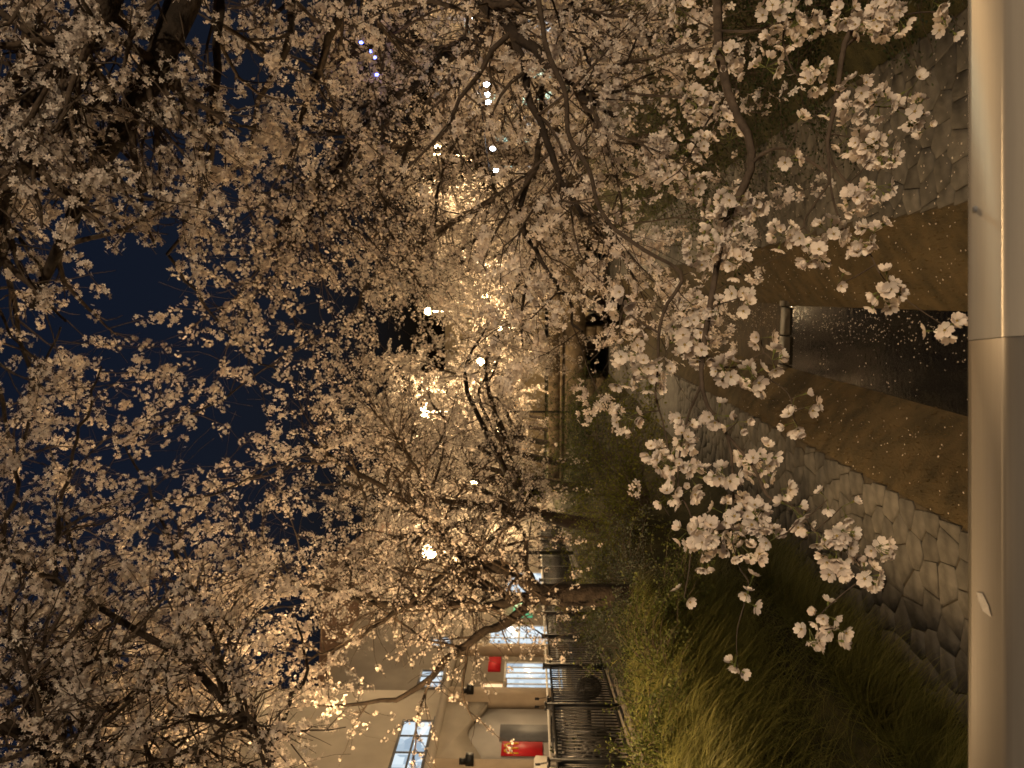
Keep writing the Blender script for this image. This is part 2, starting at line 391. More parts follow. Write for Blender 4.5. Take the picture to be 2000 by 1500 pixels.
for i in range(5):
    a = 2 * math.pi * i / 5
    for r, da, z in ((.62, -.5, .22), (1.0, -.16, .30), (1.0, .16, .30), (.62, .5, .22)): KITE.append((r * math.cos(a + da), r * math.sin(a + da), z))
KITE = np.array(KITE); KITE_F = np.array([(0, 1 + 4 * i, 2 + 4 * i, 3 + 4 * i, 4 + 4 * i) for i in range(5)])
STAR = [(0, 0, 0)] + [(math.cos(2 * math.pi * i / 5) * (1 if 1 else 0), math.sin(2 * math.pi * i / 5), .3) for i in range(5)]
STAR = np.array(STAR); STAR_F = np.array([(0, 1 + i, 1 + (i + 1) % 5) for i in range(5)])
BENT = np.array([(-1, 0, .2), (0, -.8, 0), (1, 0, .3), (0, .8, -.05)]); BENT_F = np.array([(0, 1, 2, 3)])
def blossoms(name, pos, nrm, size, kind, m, parent):
    T, F = {'kite': (KITE, KITE_F), 'star': (STAR, STAR_F), 'bent': (BENT, BENT_F)}[kind]
    n = len(pos); R = rot_to(nrm); s = size * rng.uniform(.75, 1.2, n)
    V = np.einsum('nij,vj->nvi', R, T) * s[:, None, None] + pos[:, None]
    Fs = (F[None] + (np.arange(n) * len(T))[:, None, None]).reshape(-1, F.shape[1])
    return tag(link(name, np_mesh(name, V, [Fs], m), parent), kind='stuff')

def cherry(label, base, limbs, nb, nt, nc, nf, kind, size, lb=(.8, 1.7), lt=(.3, .8), spread=.05, group=None, trunk=None, weight=None, bare=0.1, pm='petal'):
    """limbs: [(points, r0, r1)]; nb branches, nt twigs, nc clusters, nf flowers in each"""
    root = thing('cherry_tree', tuple(base), label, 'tree', group)
    off = np.array(base)
    if trunk:
        tp, r0, r1 = trunk; tp = spline(tp, 12)[None]; K = 12
        rr = np.linspace(r0, r1, K)[None] * (1 + rng.normal(0, .03, (1, K))); rr[0, 0] *= 1.35; rr[0, 1] *= 1.1
        v, q = tubes(tp - off, rr, 14); link('trunk', np_mesh('trunk', v, [q], 'bark', smooth=True), root)
    LP = np.stack([spline(p, 18) for p, _, _ in limbs]); LR = np.stack([np.linspace(a, b, 18) for _, a, b in limbs])
    LP[:, 2:] += rng.normal(0, .012, LP[:, 2:].shape)
    for i in range(len(limbs)):
        v, q = tubes(LP[i:i + 1] - off, LR[i:i + 1] * (1 + rng.normal(0, .04, (1, 18))), 9); link('limb', np_mesh('limb', v, [q], 'bark', smooth=True), root)
    w_ = np.array(weight) if weight else None
    s, t, i, f = sample(LP, nb, .12, 1, w_)
    B = sprout(s, unit(t * .9 + rng.normal(0, .75, t.shape)), rng.uniform(*lb, nb), 8, .20, -.05)
    br_ = np.minimum(LR[i, (f * 17).astype(int)] * .5, .028)[:, None] * np.linspace(1, .25, 8)
    s2, t2, i2, f2 = sample(B, nt, .1, 1)
    T_ = sprout(s2, unit(t2 * .8 + rng.normal(0, .7, t2.shape)), rng.uniform(*lt, nt), 5, .16, -.10)
    tr = np.minimum(br_[i2, (f2 * 7).astype(int)] * .6, .008)[:, None] * np.linspace(1, .35, 5); tr = np.maximum(tr, .0016)
    v, q = merge([tubes(B - off, br_, 5), tubes(T_ - off, tr, 3)])
    tag(link('twigs', np_mesh('twigs', v, [q], 'twig_bark', smooth=True), root), kind='stuff')
    flowering = rng.random(nt) > bare
    c, ct, _, _ = sample(T_[flowering], int(nc * .9), .15, 1)
    c2, _, _, _ = sample(B, nc - int(nc * .9), .45, 1)
    c = np.concatenate([c, c2])
    c = np.repeat(c, nf, 0); d = unit(rng.normal(size=c.shape) + np.array([0, 0, -.15]))
    pos = c + d * (spread * rng.uniform(.5, 1.1, len(c)))[:, None]
    crown = blossoms('crown', pos - off, unit(d + rng.normal(0, .35, d.shape)), size, kind, pm, root)
    return root

# near tree on the right: its limbs cross overhead and its lowest branch hangs in front of the path
NR = np.array((4.3, 3.2, ground_z(4.3, 3.2) - .1))
fork = np.array((4.1, 3.1, 4.2))
OV = [
    ([fork, (3.3, 3.5, 5.3), P(195, 0, 4), P(132, 92, 4), P(60, 232, 4.1), P(35, 330, 4.2), P(-40, 480, 4.4)], .12, .045),
    ([fork, (3.2, 3.7, 5.0), P(360, 0, 4.2), P(304, 132, 4.2), P(240, 240, 4.3), P(176, 348, 4.4), P(124, 472, 4.6), P(60, 600, 4.8)], .11, .025),
    ([(3.2, 3.7, 5.0), P(440, -60, 4.6), P(424, 80, 4.7), P(418, 240, 4.9), P(400, 360, 5.2), P(330, 500, 5.6)], .035, .012),
    ([P(280, 192, 4.25), P(300, 242, 4.4), P(400, 246, 4.9), P(500, 250, 5.4)], .022, .009),
    ([(3.2, 3.7, 5.0), P(560, -80, 6), P(560, 80, 6.3), P(500, 220, 6.6), P(480, 380, 7)], .05, .012),
    ([fork, P(140, -120, 5), P(60, 60, 6), P(10, 300, 6.5), P(20, 560, 6.8), P(80, 800, 7)], .07, .014),
    ([P(60, 232, 4.1), P(10, 420, 4.6), P(-20, 640, 5), P(20, 860, 5.4)], .04, .012),
    ([fork, P(900, -130, 3.9), P(1000, 60, 3.8), P(1120, 170, 3.6), P(1200, 230, 3.4)], .05, .010),
    ([P(1000, 60, 3.8), P(1060, 260, 3.7), P(1120, 400, 3.6), P(1180, 440, 3.4)], .022, .007),
    ([P(1060, 260, 3.7), P(1020, 420, 4), P(1090, 560, 4), P(1130, 640, 3.8)], .018, .006),
    ([P(330, 500, 5.6), P(420, 620, 6), P(500, 700, 6.4), P(600, 760, 6.8)], .012, .005),
    ([fork, P(700, -120, 5), P(650, 60, 5.4), P(600, 200, 5.8), P(560, 330, 6)], .05, .010),
]
near_right = cherry('flowering cherry tree leaning over the bridge, twigs hanging before the railing', NR, OV, 200, 1600, 3000, 8, 'kite', .0175, bare=.45,
                    lb=(.4, 1.1), lt=(.15, .5), spread=.046, trunk=([NR, (4.25, 3.2, 2.6), fork], .24, .17),
                    weight=[1.2, 1.1, .7, .8, .7, .8, .8, 1.4, 1.5, 1.4, .3, .6])

# --- its hanging foreground branch, flower by flower
def flower_mesh(name, openness, petal=.0185, stem=.026):
    """a flower on its stalk; origin at the foot of the stalk"""
    V, F, mi = [], [], []
    def put(v, f, m):
        o = len(V); V.extend(v); [F.append(tuple(i + o for i in g)) for g in f]; mi.extend([m] * len(f))
    up = openness
    for i in range(5):
        a = 2 * math.pi * i / 5 + random.uniform(-.09, .09); L = petal * random.uniform(.9, 1.1); W = L * random.uniform(.36, .44)
        tilt = up + random.uniform(-.12, .12)
        pr_ = []
        for r, w_, z in ((.06, 0, 0), (.55, -1, .05), (.5, 0, -.02), (.55, 1, .05), (.98, -.52, .16), (.90, 0, .10), (.98, .52, .16), (.8, -.92, .12), (.8, .92, .12)):
            rr = r * L; zz = z * L * 1.4
            x = rr * math.cos(tilt) - zz * math.sin(tilt); z2 = rr * math.sin(tilt) + zz * math.cos(tilt); y = w_ * W
            pr_.append((x * math.cos(a) - y * math.sin(a), x * math.sin(a) + y * math.cos(a), stem + z2))
        put(pr_, [(0, 2, 1), (0, 3, 2), (1, 2, 5, 4, 7), (2, 3, 8, 6, 5)], 0)
    n = 5; ring = [(.0032 * math.cos(2 * math.pi * k / n), .0032 * math.sin(2 * math.pi * k / n)) for k in range(n)]
    put([(x, y, stem + .0005) for x, y in ring] + [(0, 0, stem + .004)], [(k, (k + 1) % n, n) for k in range(n)], 1)
    for k in range(7):                                   # stamens
        a = 2 * math.pi * k / 7 + .3; r = .0065 * random.uniform(.7, 1.1)
        x, y = r * math.cos(a), r * math.sin(a); put([(x * .2 - y * .06, y * .2 + x * .06, stem + .002), (x * .2 + y * .06, y * .2 - x * .06, stem + .002), (x, y, stem + .008)], [(0, 1, 2)], 1)
    put([(.0022 * math.cos(t), .0022 * math.sin(t), stem - .007) for t in (0, 2.1, 4.2)] + [(.003 * math.cos(t), .003 * math.sin(t), stem) for t in (0, 2.1, 4.2)], [(0, 1, 4, 3), (1, 2, 5, 4), (2, 0, 3, 5), (2, 1, 0)], 2)
    put([(.0007 * math.cos(t), .0007 * math.sin(t), 0) for t in (0, 2.1, 4.2)] + [(.0007 * math.cos(t), .0007 * math.sin(t), stem - .006) for t in (0, 2.1, 4.2)], [(0, 1, 4, 3), (1, 2, 5, 4), (2, 0, 3, 5)], 2)
    by = {}
    for f, m in zip(F, mi): by.setdefault((len(f), m), []).append(f)
    ks = list(by)
    return np_mesh(name, V, [np.array(by[k]) for k in ks], ['petal', 'flower_heart', 'pedicel'], [k[1] for k in ks])
FL = [flower_mesh('flower', o, p) for o, p in ((.22, .0185), (.35, .0175), (.5, .0175), (.12, .019), (.8, .016), (1.2, .012))]
PKF = [.3, .25, .17, .16, .08, .04]
STEMS = [   # centre lines of the hanging twigs: picture points and depths
    ([P(1690, -260, 2.3), P(1670, 12, 1.85), P(1648, 92, 1.8), P(1632, 200, 1.78), P(1616, 285, 1.75), P(1640, 340, 1.74), P(1690, 385, 1.72)], .0085, .0022),
    ([P(1400, -230, 2.4), P(1400, 60, 2.0), P(1428, 200, 1.9), P(1460, 260, 1.86), P(1468, 320, 1.84), P(1450, 370, 1.82), P(1415, 440, 1.8), P(1400, 520, 1.78), P(1386, 600, 1.76), P(1372, 690, 1.75),
      P(1370, 750, 1.74), P(1385, 800, 1.73), P(1420, 850, 1.72), P(1430, 910, 1.71), P(1432, 985, 1.70), P(1430, 1060, 1.70)], .0125, .0018),
    ([P(1420, 850, 1.72), P(1470, 910, 1.70), P(1500, 970, 1.68), P(1545, 985, 1.67), P(1580, 1024, 1.66), P(1615, 1062, 1.65), P(1665, 1085, 1.64), P(1692, 1125, 1.64)], .0036, .0014),
    ([P(1370, 750, 1.74), P(1345, 810, 1.75), P(1330, 870, 1.76), P(1325, 950, 1.77), P(1350, 1010, 1.77), P(1350, 1072, 1.77)], .0034, .0014),
    ([P(1468, 320, 1.84), P(1490, 300, 1.82), P(1530, 290, 1.80), P(1590, 320, 1.78), P(1620, 350, 1.76), P(1590, 400, 1.74), P(1570, 440, 1.72), P(1604, 476, 1.7)], .005, .0014),
    ([P(1616, 285, 1.75), P(1625, 380, 1.72), P(1650, 450, 1.70), P(1690, 480, 1.69), P(1716, 530, 1.68), P(1738, 560, 1.67)], .003, .0012),
    ([P(1648, 92, 1.8), P(1690, 60, 1.82), P(1725, 40, 1.82), P(1790, 25, 1.82), P(1845, 24, 1.82)], .004, .0014),
    ([P(1636, 160, 1.8), P(1670, 170, 1.78), P(1700, 205, 1.77), P(1772, 214, 1.75), P(1806, 250, 1.74)], .0035, .0012),
    ([P(1200, 448, 2.2), P(1260, 490, 2.1), P(1332, 536, 1.98), P(1300, 600, 1.95), P(1287, 650, 1.93), P(1285, 720, 1.92), P(1280, 770, 1.92), P(1296, 830, 1.9), P(1310, 905, 1.88)], .006, .0015),
    ([P(1287, 650, 1.93), P(1250, 630, 1.97), P(1215, 610, 2.0), P(1212, 690, 2.0), P(1225, 720, 2.0)], .003, .0013),
    ([P(1372, 690, 1.75), P(1410, 715, 1.73), P(1445, 715, 1.71), P(1490, 690, 1.70), P(1510, 705, 1.69)], .0028, .0012),
    ([P(1445, 715, 1.71), P(1500, 740, 1.69), P(1540, 770, 1.68), P(1552, 822, 1.67)], .0018, .001),
    ([P(1738, 560, 1.67), P(1790, 600, 1.66), P(1850, 640, 1.66)], .0014, .001),
    ([P(1430, 1060, 1.70), P(1445, 1110, 1.69), P(1462, 1145, 1.69), P(1440, 1230, 1.69), P(1440, 1300, 1.69)], .0016, .001),
    ([P(1692, 1125, 1.64), P(1640, 1165, 1.64), P(1600, 1205, 1.64), P(1600, 1240, 1.64)], .0015, .001),
    ([P(1428, 200, 1.9), P(1390, 225, 1.9), P(1360, 280, 1.9), P(1330, 330, 1.92), P(1294, 356, 1.93)], .003, .0012),
    ([P(1400, 60, 2.0), P(1360, 40, 2.0), P(1332, 20, 2.0)], .003, .0013),
    ([P(1400, 60, 2.0), P(1470, 60, 1.95), P(1535, 40, 1.92), P(1585, 35, 1.9)], .004, .0014),
    ([P(1535, 40, 1.92), P(1530, 85, 1.9), P(1550, 140, 1.88), P(1580, 155, 1.88)], .003, .0012),
    ([P(1386, 600, 1.76), P(1420, 590, 1.75), P(1450, 580, 1.74)], .002, .0012),
    ([P(1200, 448, 2.2), P(1168, 400, 2.4), P(1150, 330, 2.6), P(1110, 262, 2.8), P(1104, 180, 3.0), P(1066, 90, 3.2), P(1040, -60, 3.3), (3.6, 3.1, 4.2)], .005, .014),
    ([P(1690, -260, 2.3), (3.0, 2.8, 3.2), fork + np.array((0, 0, -.9))], .009, .05),
    ([P(1400, -230, 2.4), (3.1, 2.9, 3.6), fork + np.array((0, 0, -.5))], .013, .05),
]
CL = [(1332,16,32),(1328,56,24),(1300,85,12),(1416,132,46),(1372,124,18),(1360,212,36),(1400,260,42),(1372,288,28),(1292,356,32),(1360,362,30),(1448,384,42),(1412,392,36),(1380,452,38),(1540,24,56),(1584,28,40),
 (1532,80,42),(1496,132,26),(1580,152,38),(1644,40,34),(1720,32,52),(1732,52,44),(1690,70,30),(1848,24,34),(1676,164,30),(1784,168,18),(1700,208,42),(1772,216,34),(1660,200,30),(1676,272,44),(1708,276,44),(1700,312,36),
 (1660,376,36),(1688,396,34),(1716,364,24),(1556,240,14),(1536,312,14),(1808,252,13),(1336,272,12),(1328,304,14),(1536,464,34),(1604,476,46),(1580,500,26),(1630,460,30),(1676,468,24),(1708,452,24),(1686,500,18),(1738,564,42),
 (1852,640,30),(1636,554,12),(1376,464,40),(1380,496,30),(1440,412,40),(1400,430,36),(1440,516,28),(1420,500,26),(1348,592,24),(1336,640,34),(1352,688,36),(1366,660,26),(1440,572,24),(1404,608,20),(1452,604,18),(1284,716,42),
 (1276,756,16),(1220,576,26),(1212,612,28),(1212,692,38),(1224,720,30),(1440,716,34),(1416,724,24),(1488,660,16),(1508,704,24),(1496,752,12),(1470,735,22),(1552,776,13),(1572,796,11),(1552,824,22),(1224,816,26),(1348,824,30),
 (1332,860,34),(1400,812,24),(1440,824,18),(1272,880,20),(1312,908,34),(1340,916,34),(1456,876,34),(1484,920,18),(1496,888,18),(1416,936,34),(1380,936,12),(1328,960,34),(1308,960,14),(1456,984,32),(1524,956,14),(1616,976,10),
 (1644,990,10),(1372,1008,38),(1344,1068,34),(1400,1036,36),(1360,1040,30),(1456,1000,40),(1480,1012,28),(1428,1060,34),(1460,1084,32),(1512,1052,14),(1548,992,20),(1560,1016,14),(1596,1040,14),(1644,1036,26),(1636,1072,34),
 (1660,1076,34),(1680,1100,38),(1692,1124,28),(1632,1112,20),(1464,1144,12),(1456,1176,9),(1592,1208,34),(1576,1252,20),(1624,1252,22),(1632,1228,12),(1440,1280,10),(1440,1306,13),(1336,1168,12)]
SP = [spline(p, 40) for p, _, _ in STEMS[:20]]
ALLS = np.concatenate(SP)
def to_pic(v):
    q = v - np.array((0, 0, EYE)); z = q @ np.array(fwd); return np.stack([1000 + 1500 * (q @ np.array(down)) / z, 750 - 1500 * (q @ np.array(right)) / z], -1), q[..., 1]
SPIC, SD = to_pic(ALLS)
tw = [tubes(np.array(spline(p, 26))[None] - NR, (np.linspace(a, b, 26) * (1 + rng.normal(0, .05, 26)))[None], 7) for p, a, b in STEMS]
flowers = []
for (px, py, r) in CL:
    j = np.argmin(((SPIC - (px, py)) ** 2).sum(1)); d = SD[j] + random.uniform(-.05, .05)
    c = P(px, py, d); R = r / 1500 * d; stem_pt = ALLS[j]
    mid = (stem_pt + c) / 2 + rng.normal(0, .004, 3)
    if np.linalg.norm(c - stem_pt) > .008: tw.append(tubes(spline([stem_pt, mid, c], 7)[None] - NR, np.linspace(.0017, .0012, 7)[None], 5))
    nn = max(2, int(round((r / 10.5) ** 2 * .95)) + 1)
    knots = 1 if r < 30 else (2 if r < 42 else 3)
    for k in range(knots):
        cc = c + (rng.normal(0, .35, 3) * R if knots > 1 else 0)
        reach = max(.0, R - .026)
        for f in range(max(2, nn // knots)):
            dv = unit(rng.normal(size=3) + np.array((0, -.35, -.1)))
            flowers.append((r, cc + dv * rng.uniform(0, .45) * reach, dv, 1.0 if r > 16 else .95))
flowers.sort(key=lambda a: -a[0])
v, q = merge(tw); tag(link('hanging_twigs', np_mesh('hanging_twigs', v, [q], 'twig_bark', smooth=True), near_right), kind='stuff')
rest = {k: [] for k in range(len(FL))}
for i, (r, p, dv, s) in enumerate(flowers):
    k = int(rng.choice(len(FL), p=PKF)); Rm = rot_to(dv[None])[0] * s * random.uniform(.9, 1.1)
    if i < 300:
        o = link('flower', FL[k], near_right)
        o.matrix_local = Matrix([[*Rm[0], p[0] - NR[0]], [*Rm[1], p[1] - NR[1]], [*Rm[2], p[2] - NR[2]], [0, 0, 0, 1]])
    else: rest[k].append((p - NR, Rm))
Vs, polys, mids, o_ = [], [], [], 0
for k, items in rest.items():
    me = FL[k]; co = np.zeros(len(me.vertices) * 3, dtype=np.float32); me.vertices.foreach_get('co', co); co = co.reshape(-1, 3)
    for p, Rm in items:
        Vs.append(co @ Rm.T + p)
        for pl_ in me.polygons: polys.append((pl_.material_index, [x + o_ for x in pl_.vertices]))
        o_ += len(co)
by = {}
for m_, f in polys: by.setdefault((m_, len(f)), []).append(f)
ks = list(by)
tag(link('flower_mass', np_mesh('flower_mass', np.concatenate(Vs), [np.array(by[k]) for k in ks], ['petal', 'flower_heart', 'pedicel'], [k[0] for k in ks]), near_right), kind='stuff')

# near tree on the left: limbs rise from behind the fence side into the upper corner
NL = np.array((-4.1, 5.2, ground_z(-4.1, 5.2) - .1)); forkl = np.array((-3.9, 5.2, 3.9))
LV = [
    ([forkl, P(560, 1560, 4.9), P(533, 1473, 4.9), P(443, 1372, 4.8), P(347, 1281, 4.8), P(256, 1223, 4.8), P(107, 1137, 4.8), P(0, 1073, 4.8), P(-100, 990, 4.9)], .034, .013),
    ([forkl, P(230, 1590, 4.6), P(128, 1500, 4.6), P(69, 1361, 4.5), P(32, 1276, 4.5), P(-40, 1190, 4.5)], .05, .018),
    ([P(230, 1590, 4.6), P(123, 1489, 4.2), P(80, 1457, 4.1), P(0, 1409, 4.0), P(-80, 1340, 4.0)], .045, .02),
    ([P(230, 1590, 4.6), P(176, 1500, 5.2), P(160, 1447, 5.2), P(155, 1287, 5.3), P(160, 1164, 5.4), P(130, 1000, 5.6)], .028, .009),
    ([P(443, 1372, 4.8), P(420, 1250, 5.2), P(360, 1120, 5.6), P(300, 980, 6), P(240, 860, 6.3)], .022, .008),
    ([P(107, 1137, 4.8), P(120, 1000, 5.2), P(150, 850, 5.8), P(200, 720, 6.2)], .018, .008),
    ([P(533, 1473, 4.9), P(560, 1380, 5.2), P(600, 1300, 5.6), P(560, 1180, 6)], .02, .007),
    ([P(128, 1500, 4.6), P(250, 1450, 5), P(330, 1400, 5.2), P(380, 1300, 5.6)], .02, .008),
    ([P(240, 860, 6.3), P(400, 800, 6.7), P(520, 720, 7.1), P(640, 640, 7.4)], .010, .005),
    ([P(300, 980, 6), P(430, 960, 6.4), P(560, 900, 6.8), P(680, 860, 7.2)], .011, .005),
    ([P(230, 1590, 4.6), P(300, 1500, 4.9), P(400, 1450, 5.1), P(470, 1400, 5.4)], .03, .008),
    ([P(230, 1590, 4.6), P(210, 1480, 5.6), P(260, 1400, 5.8), P(330, 1340, 6)], .03, .008),
    ([P(0, 1073, 4.8), P(40, 900, 5.3), P(60, 760, 5.6), P(120, 640, 6)], .016, .007),
]
cherry('cherry tree with thick warm-lit blossom before the tall cream building', NL, LV, 215, 1900, 3500, 8, 'kite', .0165, bare=.4, lb=(.4, 1.2), lt=(.15, .55), spread=.046,
       trunk=([NL, (-4.05, 5.2, 2.9), forkl], .2, .14), weight=[.8, 1.2, 1.4, 1.1, .8, .9, .15, 1.3, .25, .3, 1.5, 1.6, .8])

# tree rooted in the left slope before the fence, dark forked trunk
TL = P(1213, 1163, 12.0); TL[2] = ground_z(TL[0], TL[1]) - .05; f0 = P(1055, 1161, 12.0)
LL = [
    ([f0, P(1019, 1130, 12), P(957, 1104, 12), P(920, 1097, 12), P(876, 1053, 12), P(847, 1027, 12), P(760, 960, 12), P(660, 900, 12), P(600, 860, 12.2)], .13, .018),
    ([P(1037, 1166, 12), P(986, 1166, 12.1), P(927, 1126, 12.3), P(880, 1140, 12.6), P(800, 1120, 13), P(700, 1080, 13.2)], .085, .018),
    ([P(1012, 1168, 12), P(964, 1185, 11.9), P(905, 1185, 11.8), P(858, 1179, 11.7), P(740, 1180, 11.6), P(640, 1150, 11.5), P(540, 1130, 11.4), P(470, 1090, 11.3)], .085, .018),
    ([f0, P(993, 1214, 11.8), P(938, 1240, 11.6), P(883, 1280, 11.4), P(810, 1350, 11.1), P(740, 1370, 11), P(640, 1380, 11)], .085, .02),
    ([P(1041, 1133, 12), P(1023, 1093, 12.1), P(1025, 1045, 12.3), P(980, 1000, 12.8), P(930, 930, 13.2)], .05, .014),
    ([P(920, 1097, 12), P(870, 1120, 11.5), P(780, 1190, 11), P(690, 1250, 10.6), P(600, 1290, 10.4)], .05, .014),
    ([P(847, 1027, 12), P(830, 960, 11.6), P(790, 880, 11.4), P(720, 790, 11.3)], .04, .012),
]
cherry('dark forked cherry tree rooted in the slope before the black fence', TL, LL, 150, 1500, 3600, 6, 'star', .019, lb=(.8, 2.0), lt=(.35, .95), spread=.05,
       trunk=([TL - np.array((0, 0, .15)), P(1150, 1162, 12), f0], .19, .165), weight=[.9, 1, 1, .12, .6, .5, .8])

# right side, two leaning trees
TR = np.array((5.6, 9.2, ground_z(5.6, 9.2) - .1)); fr = P(1090, -75, 9.1)
RL = [
    ([fr, P(1023, 0, 9), P(977, 40, 9), P(927, 80, 9), P(867, 113, 9), P(760, 200, 9), P(680, 290, 8.8), P(640, 352, 8.7), P(560, 432, 8.5), P(500, 560, 8.5)], .13, .02),
    ([fr, P(960, -60, 8.5), P(820, 20, 8.2), P(700, 100, 8), P(600, 150, 8)], .09, .02),
    ([P(692, 288, 8.8), P(624, 380, 8.4), P(560, 500, 8.2), P(516, 572, 8)], .03, .01),
    ([P(867, 113, 9), P(800, 90, 9.4), P(720, 60, 9.8), P(640, 60, 10)], .05, .015),
    ([P(760, 200, 9), P(740, 330, 9.4), P(760, 450, 9.8), P(820, 560, 10)], .035, .010),
    ([fr, P(1120, 30, 8.6), P(1150, 120, 8.2), P(1200, 200, 8)], .04, .010),
]
cherry('big cherry tree leaning in from the right bank over the shrubs', TR, RL, 140, 1500, 3600, 6, 'star', .0185, lb=(.7, 1.7), lt=(.3, .85), spread=.048,
       trunk=([TR, (5.5, 9.2, 2.4), fr], .24, .17), weight=[1, 1.2, .9, 1, 1, 1.2])
T2 = P(1225, 77, 13.0); T2[2] = min(T2[2], ground_z(T2[0], T2[1]) - .05); f2_ = P(1090, 90, 13)
R2 = [
    ([f2_, P(1033, 110, 13), P(967, 140, 13), P(880, 167, 13), P(820, 240, 13), P(780, 330, 13), P(740, 440, 13)], .13, .02),
    ([f2_, P(1030, 97, 13.3), P(993, 47, 13.6), P(940, 10, 14), P(860, -30, 14)], .085, .03),
    ([P(1033, 110, 13), P(1000, 180, 12.6), P(960, 220, 12.3), P(900, 260, 12), P(860, 350, 11.8), P(850, 440, 11.6)], .06, .014),
    ([f2_, P(1060, 160, 12.6), P(1060, 240, 12.2), P(1090, 320, 11.8), P(1110, 400, 11.5)], .045, .012),
    ([P(967, 140, 13), P(900, 90, 12.5), P(800, 60, 12), P(700, 120, 12)], .05, .015),
    ([P(880, 167, 13), P(940, 320, 12.6), P(1000, 420, 12.3), P(1050, 500, 12)], .035, .010),
]
cherry('cherry tree with brown lamplit trunk standing beside right shrubs', T2, R2, 130, 1400, 4200, 6, 'star', .019, lb=(.8, 1.9), lt=(.35, .9), spread=.05,
       trunk=([T2 - np.array((0, 0, .2)), P(1150, 80, 13), f2_], .2, .15), weight=[1, 1, 1, 1.3, 1, 1.2])

# rows going away along both banks
def row_tree(label, x, y, h, r, n, lean, group, size=.032):
    z0 = ground_z(x, y); base = np.array((x, y, z0 - .1)); fk = np.array((x + lean * .25, y, z0 + h * .26))
    limbs = []
    for k in range(7):
        a = 2 * math.pi * (k + random.random() * .6) / 7; R_ = r * random.uniform(.7, 1.05); top = z0 + h * (random.uniform(.62, 1.0) if k % 3 else random.uniform(.34, .5))
        ex, ey = x + lean + R_ * math.cos(a), y + R_ * math.sin(a)
        m1 = fk + np.array(((ex - fk[0]) * .35, (ey - fk[1]) * .35, (top - fk[2]) * .5))
        m2 = fk + np.array(((ex - fk[0]) * .72, (ey - fk[1]) * .72, (top - fk[2]) * .9))
        limbs.append(([fk, m1, m2, (ex, ey, top - (0.1 if k % 2 else .8))], .10, .015))
    cherry(label, base, limbs, 80, 620, n // 4, 4, 'bent', size, lb=(1.0, 2.6), lt=(.5, 1.2), spread=.09, group=group,
           trunk=([base, (x + lean * .1, y, z0 + h * .13), fk], .19, .13), pm='far_petal')
gl, gr_, gc = 'cherry trees receding along the left bank', 'cherry trees receding along the right bank', 'cherry trees closing the far end of the stream'
ORD = ['first', 'second', 'third', 'fourth', 'fifth', 'sixth', 'seventh']
for k, (y, n) in enumerate(((19, 17000), (25, 19000), (32, 22000), (40, 20000), (50, 18000), (62, 14000))):
    row_tree(ORD[k] + ' blossoming cherry tree beyond the dark forked one along the left bank', fence_x(y) + 1.0 + (cx(y) - fence_x(y) - 5) * .45, y, 6.4 + .05 * y + random.uniform(-.5, .5), 3.9, n, 1.6, gl, .022 + y * .0005)
for k, (y, n) in enumerate(((19, 16000), (25, 18000), (33, 22000), (42, 20000), (52, 18000), (66, 14000))):
    row_tree(ORD[k] + ' blossoming cherry tree beyond the lamplit trunk along the right bank', cx(y) + 4.6 + random.uniform(-.3, .3), y, 6.4 + .05 * y + random.uniform(-.5, .5), 3.9, n, -1.6, gr_, .022 + y * .0005)
for x, y in ((-4, 80), (3, 84), (9, 79), (15, 86)):
    row_tree('hazy blossoming cherry tree closing the far end of the stream', x, y, 14.5, 6.0, 20000, 0, gc, .085)

# ---------------------------------------------------------------- plants on the banks
def shrub(label, x, y, rx, h, n, m, leaf=.03, droop=.16, group=None, strands=90):
    z = ground_z(x, y); root = thing('shrub', (x, y, z - .03), label, 'shrub', group)
    a = rng.uniform(0, 2 * np.pi, strands); rr = rx * .35 * np.sqrt(rng.random(strands))
    s = np.stack([rr * np.cos(a), rr * np.sin(a), np.zeros(strands)], 1)
    d = np.stack([np.cos(a) * .55, np.sin(a) * .55, np.full(strands, 1.0)], 1) + rng.normal(0, .25, (strands, 3))
    S = sprout(s, d, rng.uniform(.75, 1.25, strands) * math.hypot(h, rx) * 1.1, 12, .10, -droop)
    S[:, :, 2] = np.maximum(S[:, :, 2], .03)
    v, q = tubes(S, np.linspace(.007, .002, 12)[None].repeat(strands, 0), 3)
    link('stems', np_mesh('stems', v, [q], 'twig_bark'), root)
    p, t, _, _ = sample(S, n, .15, 1)
    p = p + rng.normal(0, .02 + leaf * .4, p.shape)
    dr = unit(t + rng.normal(0, .7, t.shape)); sd = unit(np.cross(dr, rng.normal(size=dr.shape))); L = (leaf * rng.uniform(.6, 1.3, n))[:, None]
    V = np.stack([p, p + dr * L * .5 + sd * L * .28, p + dr * L, p + dr * L * .5 - sd * L * .28], 1).reshape(-1, 3)
    tag(link('foliage', np_mesh('foliage', V, [np.arange(4 * n).reshape(-1, 4)], m), root), kind='stuff')
    return root
shrub('large yellow-green arching shrub at the edge of the left path', cx(16.5) - 4.0, 16.5, 1.7, 2.2, 15000, 'shrub_yellow', .06, .2, strands=230)
shrub('grey-green feathery shrub between the yellow-green shrub and the grasses', cx(12.5) - 4.1, 12.4, .8, .9, 5200, 'shrub_grey', .04, .14)
shrub('dark green shrub below the forked cherry trunk', -3.35, 10.7, .8, .75, 6500, 'shrub_green', .04, .16)
shrub('low dark shrub beside the base of the forked cherry trunk', -3.9, 11.4, .6, .5, 4200, 'shrub_dark', .035, .18)
shrub('bushy mid-green shrub under the fence behind the tall grasses', -3.7, 9.3, .75, .75, 6000, 'shrub_green', .04, .17)
shrub('rounded green shrub at the near end of the black fence', -4.05, 8.2, .6, .6, 5000, 'shrub_green', .04, .17)
shrub('small lit leafy shrub between forked cherry and the fence', -4.1, 15.0, .9, .8, 5200, 'shrub_green', .045, .16)
